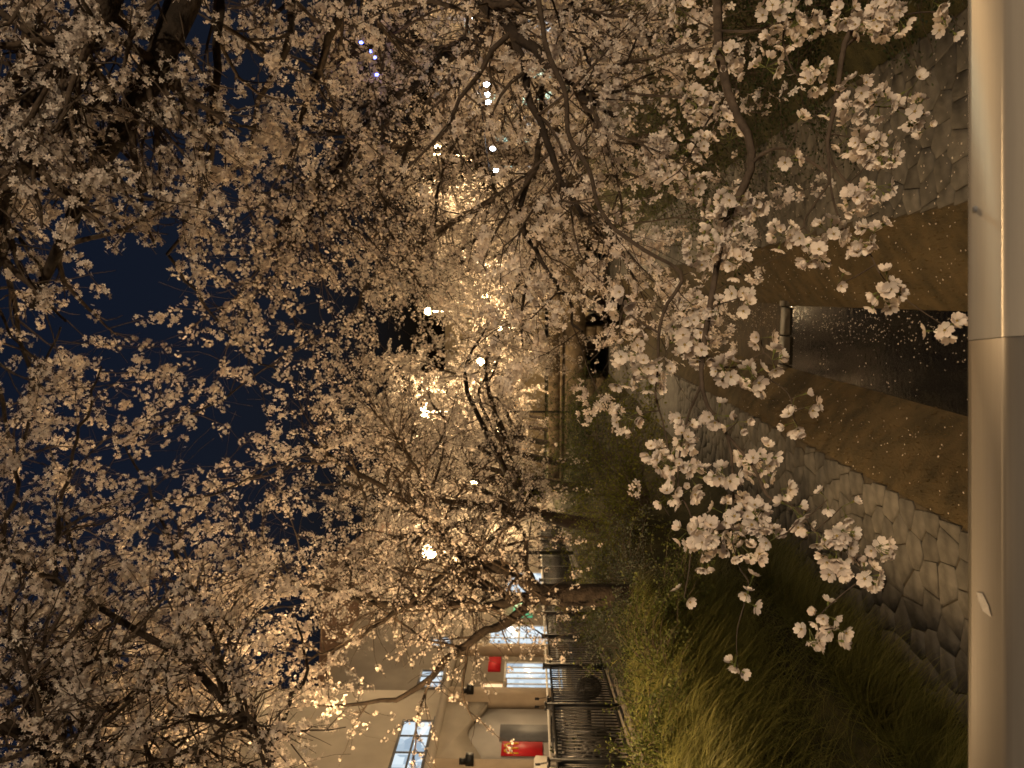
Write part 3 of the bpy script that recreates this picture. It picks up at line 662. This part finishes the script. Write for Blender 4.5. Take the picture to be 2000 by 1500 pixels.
shrub('tall dark shrub behind the yellow-green shrub by the fence', cx(22) - 4.3, 22, 1.6, 1.9, 8000, 'shrub_dark', .05, .16)
shrub('low green shrub before the second left-bank cherry trunk', fence_x(26) + 3.3, 24.6, 1.5, 1.5, 6000, 'shrub_green', .055, .18)
shrub('wide green shrub before the third left-bank cherry trunk', fence_x(32) + 4.2, 30, 1.7, 1.6, 6000, 'shrub_green', .06, .18)
shrub('broad dark green hedge shrub trailing down the right slope', cx(11) + 4.4, 11, 2.0, 1.8, 13000, 'shrub_dark', .045, .2, strands=170)
shrub('dark green shrub beside the right paved path', cx(8.6) + 4.0, 8.4, 1.3, 1.3, 8500, 'shrub_dark', .04, .2)
shrub('mid-green shrub beyond the dark hedge on right slope', cx(14) + 4.0, 14.2, 1.6, 1.6, 9000, 'shrub_green', .045, .2)
shrub('rounded moss-green shrub where the right path narrows', cx(19) + 3.9, 19, 1.1, 1.3, 5000, 'shrub_green', .05, .18)
shrub('small dark shrub close to the railing on right bank', cx(6.4) + 3.9, 6.3, .7, .8, 4500, 'shrub_dark', .035, .2)

nb_ = 30000                                           # long arching sedge on the left slope
yb = rng.uniform(5.2, 11.8, nb_); cl_y = np.round(yb / .42) * .42 + .16 * rng.normal(size=nb_)
sb = -3.25 - 1.25 * rng.random(nb_) ** 1.1
keep = (cx(cl_y) + sb) > fence_x(cl_y) + .55
cl_y, sb = cl_y[keep], sb[keep]; nb_ = len(sb)
xb = cx(cl_y) + np.round(sb / .38) * .38 + rng.normal(0, .07, nb_)
zb = np.array([ground_z(x, y) for x, y in zip(xb, cl_y)])
a = rng.normal(-.1, 1.0, nb_)
d0 = np.stack([np.cos(a) * .55 + .12, np.sin(a) * .55, np.full(nb_, 1.0)], 1)
bl = sprout(np.stack([xb, cl_y, zb - .02], 1), d0, rng.uniform(.45, 1.0, nb_), 7, .05, -.30)
tng = unit(np.gradient(bl, axis=1)); sd = unit(np.cross(tng, np.array([0, 0, 1.]) + rng.normal(0, .2, (nb_, 1, 3)))) * (.0042 * np.array([1, 1, .95, .85, .7, .45, .1]))[None, :, None]
V = np.stack([bl - sd, bl + sd], 2); ix = np.arange(nb_ * 14).reshape(nb_, 7, 2)
q = np.stack([ix[:, :-1, 0], ix[:, :-1, 1], ix[:, 1:, 1], ix[:, 1:, 0]], -1).reshape(-1, 4)
tag(link('ornamental_grass', np_mesh('ornamental_grass', V.reshape(-1, 3), [q], 'grass')), 'long arching green grass spilling over the left path edge', 'grass', kind='stuff')
nt_ = 9000                                            # short dry turf on the two stream banks
yt = 5.5 + 9 * rng.random(nt_); st = np.where(rng.random(nt_) < .55, rng.uniform(-1.36, -.5, nt_), rng.uniform(.5, 1.5, nt_))
xt = cx(yt) + st; zt = np.array([ground_z(x, y) for x, y in zip(xt, yt)])
b0 = np.stack([xt, yt, zt - .005], 1); tip = b0 + rng.normal(0, .014, (nt_, 3)) + np.array([0, 0, .032]); w2 = rng.normal(0, .0025, (nt_, 3)) * [1, 1, 0]
tm = leaf_mat('dry_turf', (0.07, 0.045, 0.018), (0.17, 0.12, 0.05), 0.2); M['dry_turf'] = tm
tag(link('dry_turf', np_mesh('dry_turf', np.stack([b0 - w2, b0 + w2, tip], 1).reshape(-1, 3), [np.arange(3 * nt_).reshape(-1, 3)], 'dry_turf')), 'short dry brown turf on the banks beside the stream', 'turf', kind='stuff')

# ---------------------------------------------------------------- fences
def fence(label, p0, p1, z0, h, seg, step, group=None):
    a = np.array(p0, float); b = np.array(p1, float); L = np.linalg.norm(b - a); rz = math.atan2(*(b - a)[::-1])
    root = thing('metal_fence', (a[0], a[1], z0), label, 'fence', group, rz)
    post = MB().box(-.04, .04, -.04, .04, -.1, h + .06).box(-.05, .05, -.05, .05, h + .06, h + .09).mesh('post', 'black_metal')
    bal = MB().box(-.009, .009, -.009, .009, .13, h - .06).mesh('baluster', 'black_metal')
    kerb = MB().box(0, L, -.12, .12, -.25, .05).obj('kerb', 'concrete', root)
    for z in (.10, h - .06): MB().box(0, L, -.02, .02, z, z + .035).obj('rail', 'black_metal', root)
    ns = int(L / seg)
    for i in range(ns + 1): link('post', post, root, (i * seg, 0, 0))
    k = int(L / step)
    for i in range(k):
        if (i * step) % seg > .06: link('baluster', bal, root, (i * step, 0, 0))
    return root
fence('black metal fence with posts along the street above left slope', (fence_x(5.6), 5.6), (fence_x(36), 36), STREET_L, 1.08, 2.0, .115)
fence('black metal railing fence at the top of the right bank', (9.4, 15), (13.0, 46), STREET_R, 1.0, 2.0, .13)

# pale guard rail across the left street
g = thing('guard_rail', (-8.0, 9, STREET_L), 'pale slim guard rail along the pavement behind the black fence', 'railing', None, math.atan2(1, DIR * .2))
for z in (.95, .62): MB().box(0, 30, -.02, .02, z, z + .05).obj('rail', 'white_frame', g)
for i in range(16): MB().box(i * 2 - .025, i * 2 + .025, -.025, .025, 0, .95).obj('post', 'white_frame', g)

# ---------------------------------------------------------------- buildings
TH = math.atan2(1, DIR)
def facade_d(py): return 13 / (.113 + (py - 750) / 1500)
def U(py): return facade_d(py) * math.hypot(1, DIR)
def zrel(px, py): return 3.8 + (1040 - px) / 1500 * facade_d(py) - STREET_L
def window(parent, u0, u1, z0, z1, glass, frame='white_frame', nu=2, nz=2, y=0.0):
    w_ = MB(); t = .07
    w_.box(u0, u1, y - .07, y, z0, z0 + t).box(u0, u1, y - .07, y, z1 - t, z1).box(u0, u0 + t, y - .07, y, z0 + t, z1 - t).box(u1 - t, u1, y - .07, y, z0 + t, z1 - t)
    o = w_.obj('window', frame, parent)
    MB().box(u0 + t, u1 - t, y - .022, y - .006, z0 + t, z1 - t).obj('pane', glass, o)
    for i in range(1, nu): uu = u0 + (u1 - u0) * i / nu; MB().box(uu - .03, uu + .03, y - .055, y - .024, z0 + t, z1 - t).obj('mullion', frame, o)
    for i in range(1, nz): zz = z0 + (z1 - z0) * i / nz; MB().box(u0 + t, u1 - t, y - .052, y - .023, zz - .03, zz + .03).obj('transom', frame, o)
    MB().box(u0 - .08, u1 + .08, y - .14, y - .001, z0 - .08, z0 - .002).obj('sill', frame, o)
    return o
bx = thing('shop_building', (-13, 0, STREET_L), 'cream shop building with arched bay, pilasters and lit upper windows', 'building', None, TH)
MB().box(U(1640), U(1337), .25, 9, 0, 15).obj('tall_wall', 'cream_wall', bx)
MB().box(U(1337) + .01, U(975), .25, 9, 0, 8.6).obj('wall', 'cream_wall', bx)
rf = MB().prism([(U(1337) + .02, 8.6), (U(975) + .3, 8.6), ((U(1337) + U(975)) / 2, 11.6)], -.1, 9.2).obj('roof', 'roof', bx)
for py0, py1 in ((1490, 1512), (1348, 1372), (1262, 1270)):
    MB().box(U(py1), U(py0), -.10, .249, 0, 4.1).obj('pilaster', 'tan_wall', bx)
MB().box(U(1640), U(975) - .01, -.16, .248, 4.1, 4.32).obj('cornice', 'cream_wall', bx)
ua, ub = U(1489), U(1373)
wave = [(ua + (ub - ua) * t, 2.78 + .52 * (0.5 - 0.5 * math.cos(2 * math.pi * t)) ** .8) for t in np.linspace(0, 1, 25)]
MB().prism([(ub, 4.09), (ua, 4.09)] + wave, -.02, .24).obj('arch', 'cream_wall', bx)
MB().box(ua + .01, ub - .01, .200, .249, 0, 3.4).obj('recess_wall', 'grey_wall', bx)
def panel(py0, py1, px0, px1, m, name, y0, y1):
    z1, z0 = zrel(px0, (py0 + py1) / 2), max(.02, zrel(px1, (py0 + py1) / 2)); return MB().box(U(py1), U(py0), y0, y1, z0, z1).obj(name, m, bx)
panel(1406, 1437, 976, 1120, 'dark_grey', 'door', .15, .199)
panel(1474, 1488, 976, 1120, 'dark_grey', 'door', .15, .199)
window(bx, U(1494), U(1397), 4.42, 5.4, 'cool_window', 'dark_grey', 3, 2, .25)
window(bx, U(1335), U(1300), 4.42, 5.3, 'cool_window', 'dark_grey', 3, 2, .25)
window(bx, U(1255), U(1235), 4.42, 5.3, 'cool_window', 'dark_grey', 2, 2, .25)
window(bx, U(1336), U(1283), .25, zrel(984, 1310), 'cool_window', 'white_frame', 5, 1, .25)  # white shutters, given a glowing window pane so they look lit
window(bx, U(1262), U(1212), .7, zrel(954, 1237), 'cool_window', 'white_frame', 2, 2, .25)
window(bx, U(1342), U(1322), 2.3, 3.1, 'warm_window', 'tan_wall', 1, 1, .25)  # stands for a lit wall lamp, drawn as a small glowing window
window(bx, U(1150), U(1110), .6, 2.6, 'cool_window', 'white_frame', 2, 1, .25)
panel(1275, 1300, 954, 978, 'red_cloth', 'sign_board', .16, .249)
panel(1172, 1195, 1003, 1040, 'green_sign', 'shop_sign', .10, .249)
for py in (1500, 1360):
    zz = zrel(925, py); uu = U(py)
    lf = MB().box(uu - .12, uu + .12, -.36, -.11, zz, zz + .22).box(uu - .05, uu + .05, -.25, -.11, zz + .22, zz + .4).obj('wall_lamp', 'black_metal', bx)
# banner with golden arches
bu0, bu1 = U(1468), U(1441); bz1, bz0 = zrel(979, 1455), zrel(1060, 1455)
bn = thing('banner', (-13, 0, STREET_L), 'red hanging banner with yellow double-arch emblem on shop front', 'banner', None, TH)
MB().box(bu0, bu1, .12, .145, bz0, bz1).obj('cloth', 'red_cloth', bn)
cu = (bu0 + bu1) / 2; hw = (bu1 - bu0) * .36; zt_, zb_ = bz1 - .10, bz1 - .50
emb = MB()
for sgn in (-1, 1):
    pts = [(cu + sgn * hw * .5 + hw * .5 * math.sin(t) * .98, zb_ + (zt_ - zb_) * math.cos(t) ** .7 if abs(t) < 1.57 else zb_) for t in np.linspace(-1.57, 1.57, 15)]
    for (x0, z0), (x1, z1) in zip(pts, pts[1:]):
        t_ = np.array((x1 - x0, z1 - z0)); t_ /= np.linalg.norm(t_); nn = np.array((-t_[1], t_[0])) * .028
        emb.prism([(x0 - nn[0], z0 - nn[1]), (x1 - nn[0], z1 - nn[1]), (x1 + nn[0], z1 + nn[1]), (x0 + nn[0], z0 + nn[1])], .106, .119)
emb.obj('emblem', 'yellow_print', bn)

b2 = thing('corner_building', (13.5 + DIR * 82, 82, STREET_R), 'pale building behind the right trees with lit teal shop windows', 'building', None, TH + math.pi)
MB().box(0, 62, 0, 10, 0, 7.5).obj('wall', 'cream_wall', b2)
for i in range(9):
    u = 2 + i * 6.6
    window(b2, u, u + 3.6, .5, 2.6, 'teal_window' if i % 3 else 'cool_window', 'white_frame', 3, 1, 0)
    window(b2, u + .4, u + 3.0, 3.9, 5.3, 'warm_window' if i % 2 else 'teal_window', 'dark_grey', 2, 2, 0)
MB().box(0, 62, -.6, -.001, 3.0, 3.2).obj('awning', 'dark_grey', b2)
b3 = thing('far_building', (4.0, 100, 2.2), 'distant warm-lit building closing the view beyond the cherry rows', 'building')
MB().box(-16, 16, 0, 12, 0, 13).obj('wall', 'brick_far', b3)
for r in range(3):
    for c in range(5): window(b3, -14 + c * 6.2, -11.6 + c * 6.2, 2.2 + r * 3.6, 4.0 + r * 3.6, 'dim_window', 'white_frame', 2, 1, 0)

# stone road bridge that closes the sunken park
BY = 37.0; sb_ = thing('stone_bridge', (cx(BY), BY, 0), 'low brown stone road bridge with dark openings across the far stream', 'bridge', None, -math.atan(DIR))
for z0, z1, yy_ in ((1.25, 2.30, 0), (2.32, 2.46, -.08)): MB().box(-9, 8.5, yy_, 22, z0, z1).obj('deck' if z0 < 2 else 'string_course', 'bridge_stone', sb_)  # deck extended far back to shade the openings beneath it
for k in range(22):
    x0 = -9 + k * .79; MB().box(x0 + .012, x0 + .778, .02 + .012 * (k % 3), .30, 2.47, 3.02 + .02 * (k % 2)).obj('parapet_block', 'bridge_stone', sb_)
for x0, x1 in ((-9, -3.3), (-1.25, -.75), (.75, 1.25), (3.4, 8.5)):
    for r in range(4): MB().box(x0 + .01 * (r % 2), x1 - .01 * (r % 2), .05 + .02 * (r % 2), 21.9, -.9 + r * .535, -.9 + (r + 1) * .535 - .012).obj('pier_course', 'bridge_stone', sb_)

# ---------------------------------------------------------------- parked behind the fence
def ring(R_, r, c, n=22, m=6):
    """torus in the x-z plane"""
    a = np.linspace(0, 2 * np.pi, n, endpoint=False); b = np.linspace(0, 2 * np.pi, m, endpoint=False)
    A, B = np.meshgrid(a, b, indexing='ij'); q = R_ + r * np.cos(B)
    V = np.stack([c[0] + q * np.cos(A), c[1] + r * np.sin(B), c[2] + q * np.sin(A)], -1).reshape(-1, 3)
    return V, [(i * m + k, ((i + 1) % n) * m + k, ((i + 1) % n) * m + (k + 1) % m, i * m + (k + 1) % m) for i in range(n) for k in range(m)]
def bicycle(x, y, rz, label, basket):
    root = thing('bicycle', (x, y, STREET_L + .006), label, 'bicycle', None, rz)
    for wx in (-.53, .53):
        wh = MB().add(*ring(.315, .019, (wx, 0, .335))).obj('wheel', 'rubber', root)
        MB().add(*ring(.29, .008, (wx, 0, .335))).obj('rim', 'lamp_metal', wh)
        sp_ = MB()
        for k in range(14): a = 2 * math.pi * k / 14; sp_.cyl((wx, 0, .335), (wx + .288 * math.cos(a), 0, .335 + .288 * math.sin(a)), .0015, n=3)
        sp_.obj('spokes', 'lamp_metal', wh)
    bb, st, hd = (-.08, 0, .30), (-.22, 0, .80), (.36, 0, .82)
    MB().cyl(bb, st, .016).cyl(bb, (.39, 0, .70), .018).cyl((-.19, 0, .70), hd, .016).cyl((.35, 0, .86), (.40, 0, .66), .02).cyl(bb, (-.53, .05, .335), .01).cyl(bb, (-.53, -.05, .335), .01).cyl((-.19, 0, .70), (-.53, .05, .335), .009).cyl((-.19, 0, .70), (-.53, -.05, .335), .009).obj('frame', 'dark_grey', root)
    MB().cyl((.40, .05, .66), (.53, .05, .335), .012).cyl((.40, -.05, .66), (.53, -.05, .335), .012).cyl((.40, -.06, .66), (.40, .06, .66), .014).obj('fork', 'dark_grey', root)
    MB().cyl(st, (-.24, 0, .90), .013).obj('seat_post', 'lamp_metal', root)
    MB().prism([(-.38, .90), (-.10, .90), (-.08, .925), (-.20, .95), (-.37, .965)], -.06, .06).obj('saddle', 'rubber', root)
    MB().cyl((.35, 0, .86), (.33, 0, 1.0), .013).cyl((.33, -.28, 1.0), (.33, .28, 1.0), .012).cyl((.33, .28, 1.0), (.20, .30, 1.01), .016).cyl((.33, -.28, 1.0), (.20, -.30, 1.01), .016).obj('handlebar', 'lamp_metal', root)
    MB().cyl((-.08, -.06, .30), (.02, -.08, .16), .008).cyl((-.08, .06, .30), (-.18, .08, .44), .008).box(-.03, .07, -.17, -.08, .145, .165).box(-.23, -.13, .08, .17, .435, .455).add(*ring(.09, .006, (-.08, -.05, .30), 16, 4)).obj('crank', 'lamp_metal', root)
    if basket:
        bk = MB()
        for k in range(7):
            t = k / 6; bk.cyl((.45 + .26 * t, -.15, .78), (.43 + .32 * t, -.18, 1.02), .006, n=4).cyl((.45 + .26 * t, .15, .78), (.43 + .32 * t, .18, 1.02), .006, n=4)
            bk.cyl((.45, -.15 + .3 * t, .78), (.43, -.18 + .36 * t, 1.02), .006, n=4).cyl((.71, -.15 + .3 * t, .78), (.75, -.18 + .36 * t, 1.02), .006, n=4)
        bk.box(.44, .72, -.16, .16, .765, .78).box(.42, .76, -.19, -.17, 1.01, 1.03).box(.42, .76, .17, .19, 1.01, 1.03).box(.42, .44, -.17, .17, 1.01, 1.03).box(.74, .76, -.17, .17, 1.01, 1.03).obj('basket', 'rubber', root)
def scooter(x, y, rz, label, box):
    root = thing('scooter', (x, y, STREET_L + .006), label, 'scooter', None, rz)
    for wx in (-.60, .62):
        wh = MB().add(*ring(.165, .055, (wx, 0, .22), 22, 8)).obj('wheel', 'rubber', root)
        MB().cyl((wx, -.035, .22), (wx, .035, .22), .115, n=16).obj('rim', 'lamp_metal', wh)
    MB().prism([(-.85, .48), (-.70, .36), (-.30, .30), (-.16, .26), (-.10, .66), (-.55, .72), (-.86, .66)], -.15, .15).obj('body', 'dark_grey', root)
    MB().prism([(-.20, .24), (.32, .24), (.36, .30), (-.20, .30)], -.17, .17).obj('floorboard', 'rubber', root)
    MB().prism([(.32, .24), (.40, .26), (.52, .60), (.44, .98), (.38, .98), (.42, .60)], -.19, .19).obj('leg_shield', 'scooter_paint', root)
    MB().prism([(-.84, .73), (-.10, .67), (-.08, .74), (-.40, .80), (-.82, .82)], -.13, .13).obj('seat', 'rubber', root)
    MB().prism([(.42, .34), (.62, .47), (.82, .36), (.80, .42), (.62, .53), (.42, .44)], -.07, .07).cyl((.45, .08, .60), (.62, .08, .22), .022).cyl((.45, -.08, .60), (.62, -.08, .22), .022).obj('front_fork', 'dark_grey', root)
    MB().cyl((.36, -.34, 1.05), (.36, .34, 1.05), .018).cyl((.41, 0, .95), (.37, 0, 1.06), .04).obj('handlebar', 'rubber', root)
    MB().cyl((.46, 0, .92), (.54, 0, .90), .07, .085, 14).obj('headlight', 'white_frame', root)
    for sy in (-.27, .27): MB().cyl((.36, sy, 1.05), (.33, sy * 1.1, 1.24), .006, n=5).box(.315, .335, sy * 1.1 - .06, sy * 1.1 + .06, 1.22, 1.30).obj('mirror', 'rubber', root)
    MB().prism([(-1.12, .86), (-.66, .86), (-.64, 1.28), (-.70, 1.32), (-1.08, 1.32), (-1.13, 1.26)], -.21, .21).obj('top_box', box, root)
FA = math.atan2(1, -.065)
bicycle(-5.75, 12.7, FA + .25, 'dark bicycle with front basket parked behind the black fence', True)
bicycle(-5.6, 11.2, FA + math.pi - .15, 'dark bicycle without basket leaning near the black fence', False)
scooter(-6.5, 12.4, FA - 1.2, 'parked scooter with blue top box before the red banner', 'blue_box')
scooter(-6.4, 14.6, FA - 1.0, 'parked scooter with pale top box behind the black fence', 'white_frame')
pt = thing('potted_plant', (-7.0, 13.6, STREET_L + .006), 'dark leafy plant in a round pot before the shop front', 'plant')
MB().cyl((0, 0, 0), (0, 0, .42), .17, .24, 16).cyl((0, 0, .42), (0, 0, .46), .26, .26, 16).obj('pot', 'dark_grey', pt)
S_ = sprout(np.zeros((40, 3)) + (0, 0, .44), rng.normal(0, .45, (40, 3)) + (0, 0, 1), rng.uniform(.5, .95, 40), 8, .12, -.06)
v, q = tubes(S_, np.linspace(.007, .003, 8)[None].repeat(40, 0), 3); link('stems', np_mesh('stems', v, [q], 'twig_bark'), pt)
p_, t_, _, _ = sample(S_, 900, .2, 1); dr = unit(t_ + rng.normal(0, .7, t_.shape)); sd = unit(np.cross(dr, rng.normal(size=dr.shape))); L_ = .085
tag(link('foliage', np_mesh('foliage', np.stack([p_, p_ + dr * L_ * .5 + sd * L_ * .25, p_ + dr * L_, p_ + dr * L_ * .5 - sd * L_ * .25], 1).reshape(-1, 3), [np.arange(3600).reshape(-1, 4)], 'shrub_dark'), pt), kind='stuff')

# ---------------------------------------------------------------- lamps
def lamp(x, y, zhead, power, label, group=None, col=(1.0, .66, .30), base=None, r=.14):
    z0 = ground_z(x, y) if base is None else base; h = zhead - z0
    root = thing('street_lamp', (x, y, z0), label, 'street lamp', group)
    MB().cyl((0, 0, -.1), (0, 0, .5), .085, .07, 12).obj('base', 'lamp_metal', root)
    MB().cyl((0, 0, .5), (0, 0, h - .16), .05, .038, 10).obj('pole', 'lamp_metal', root)
    MB().cyl((0, 0, h + .15), (0, 0, h + .24), .2, .05, 14).obj('cap', 'lamp_metal', root)
    MB().cyl((0, 0, h - .18), (0, 0, h - .13), .05, .1, 14).obj('collar', 'lamp_metal', root)
    an = np.linspace(0, math.pi, 9)[1:-1]; sd = 12; V = [(0, 0, -r)]
    for t in an: V += [(r * math.sin(t) * math.cos(2 * math.pi * k / sd), r * math.sin(t) * math.sin(2 * math.pi * k / sd), -r * math.cos(t)) for k in range(sd)]
    V.append((0, 0, r)); F = [(0, 1 + (k + 1) % sd, 1 + k) for k in range(sd)]; m_ = len(an)
    for i in range(m_ - 1): F += [(1 + i * sd + k, 1 + i * sd + (k + 1) % sd, 1 + (i + 1) * sd + (k + 1) % sd, 1 + (i + 1) * sd + k) for k in range(sd)]
    F += [(1 + (m_ - 1) * sd + k, 1 + (m_ - 1) * sd + (k + 1) % sd, len(V) - 1) for k in range(sd)]
    g_ = MB().add(np.array(V) + (0, 0, h), F).obj('globe', 'bulb_warm', root)
    ld = bpy.data.lights.new('lamp_light', 'POINT'); ld.energy = power; ld.color = col; ld.shadow_soft_size = r
    lo = bpy.data.objects.new('lamp_light', ld); COL.objects.link(lo); lo.parent = root; lo.location = (0, 0, h - .34)
    return root
gL = 'street lamps glowing among the far cherry trees'
lab = 'street lamp glowing among the far blossom'
for px, py, d, pw in ((853, 293, 27, 1500), (836, 608, 56, 4000), (828, 804, 33, 1300), (838, 1078, 19.5, 420), (930, 517, 46, 3500), (948, 580, 58, 3500), (938, 707, 52, 4000), (924, 947, 44, 1200), (975, 640, 74, 5000), (977, 838, 74, 5000), (968, 880, 64, 3500)):
    p = P(px, py, d); lamp(p[0], p[1], p[2], pw, lab, gL, (1.0, .68, .35), r=.14 + d * .0022)
# lamps standing outside the picture that light the near trees and the bridge
lamp(-5.05, 7.6, 6.2, 1350, 'street lamp by the near end of the black fence', None, (1.0, .62, .28))
lamp(2.8, -4.6, 6.9, 1250, 'street lamp on the bridge behind the pale railing', None, (1.0, .73, .45), 2.4)
lamp(-9.6, 13.5, 7.4, 130, 'unseen street lamp added to light the cream shop building', None, (1.0, .80, .58))  # added out of view to brighten the shop front
lamp(10.6, 13.5, 7.0, 1500, 'unseen street lamp added to light the right bank cherries', None, (1.0, .62, .28))  # added out of view to brighten the blossom on the right

# string of white bulbs over the right pavement, and small blue lights
def string(pts, m, label, r, group=None):
    pts = [np.array(p) for p in pts]; root = thing('string_light', tuple(pts[0]), label, 'lights', group)
    for a, b in zip(pts, pts[1:]): MB().cyl(a - pts[0] + (0, 0, .05), b - pts[0] + (0, 0, .05), .006, n=5).obj('wire', 'black_metal', root)
    for p in pts:
        MB().cyl(p - pts[0] + (0, 0, .0), p - pts[0] + (0, 0, -r * 1.2), r * .6, r, 8).cyl(p - pts[0] + (0, 0, -r * 1.2), p - pts[0] + (0, 0, -r * 2.2), r, r * .4, 8).obj('bulb', m, root)
string([P(922, 33, 7.6), P(945, 165, 8), P(947, 185, 8.1), P(949, 200, 8.2), P(958, 290, 8.6), P(964, 333, 8.8)], 'bulb_white', 'string of white bulbs hanging among the right cherry limbs', .026)
string([P(702, 83, 7.4), P(722, 100, 7.4), P(728, 112, 7.5), P(733, 146, 7.6)], 'bulb_blue', 'short string of small blue lights in the right cherry', .016)
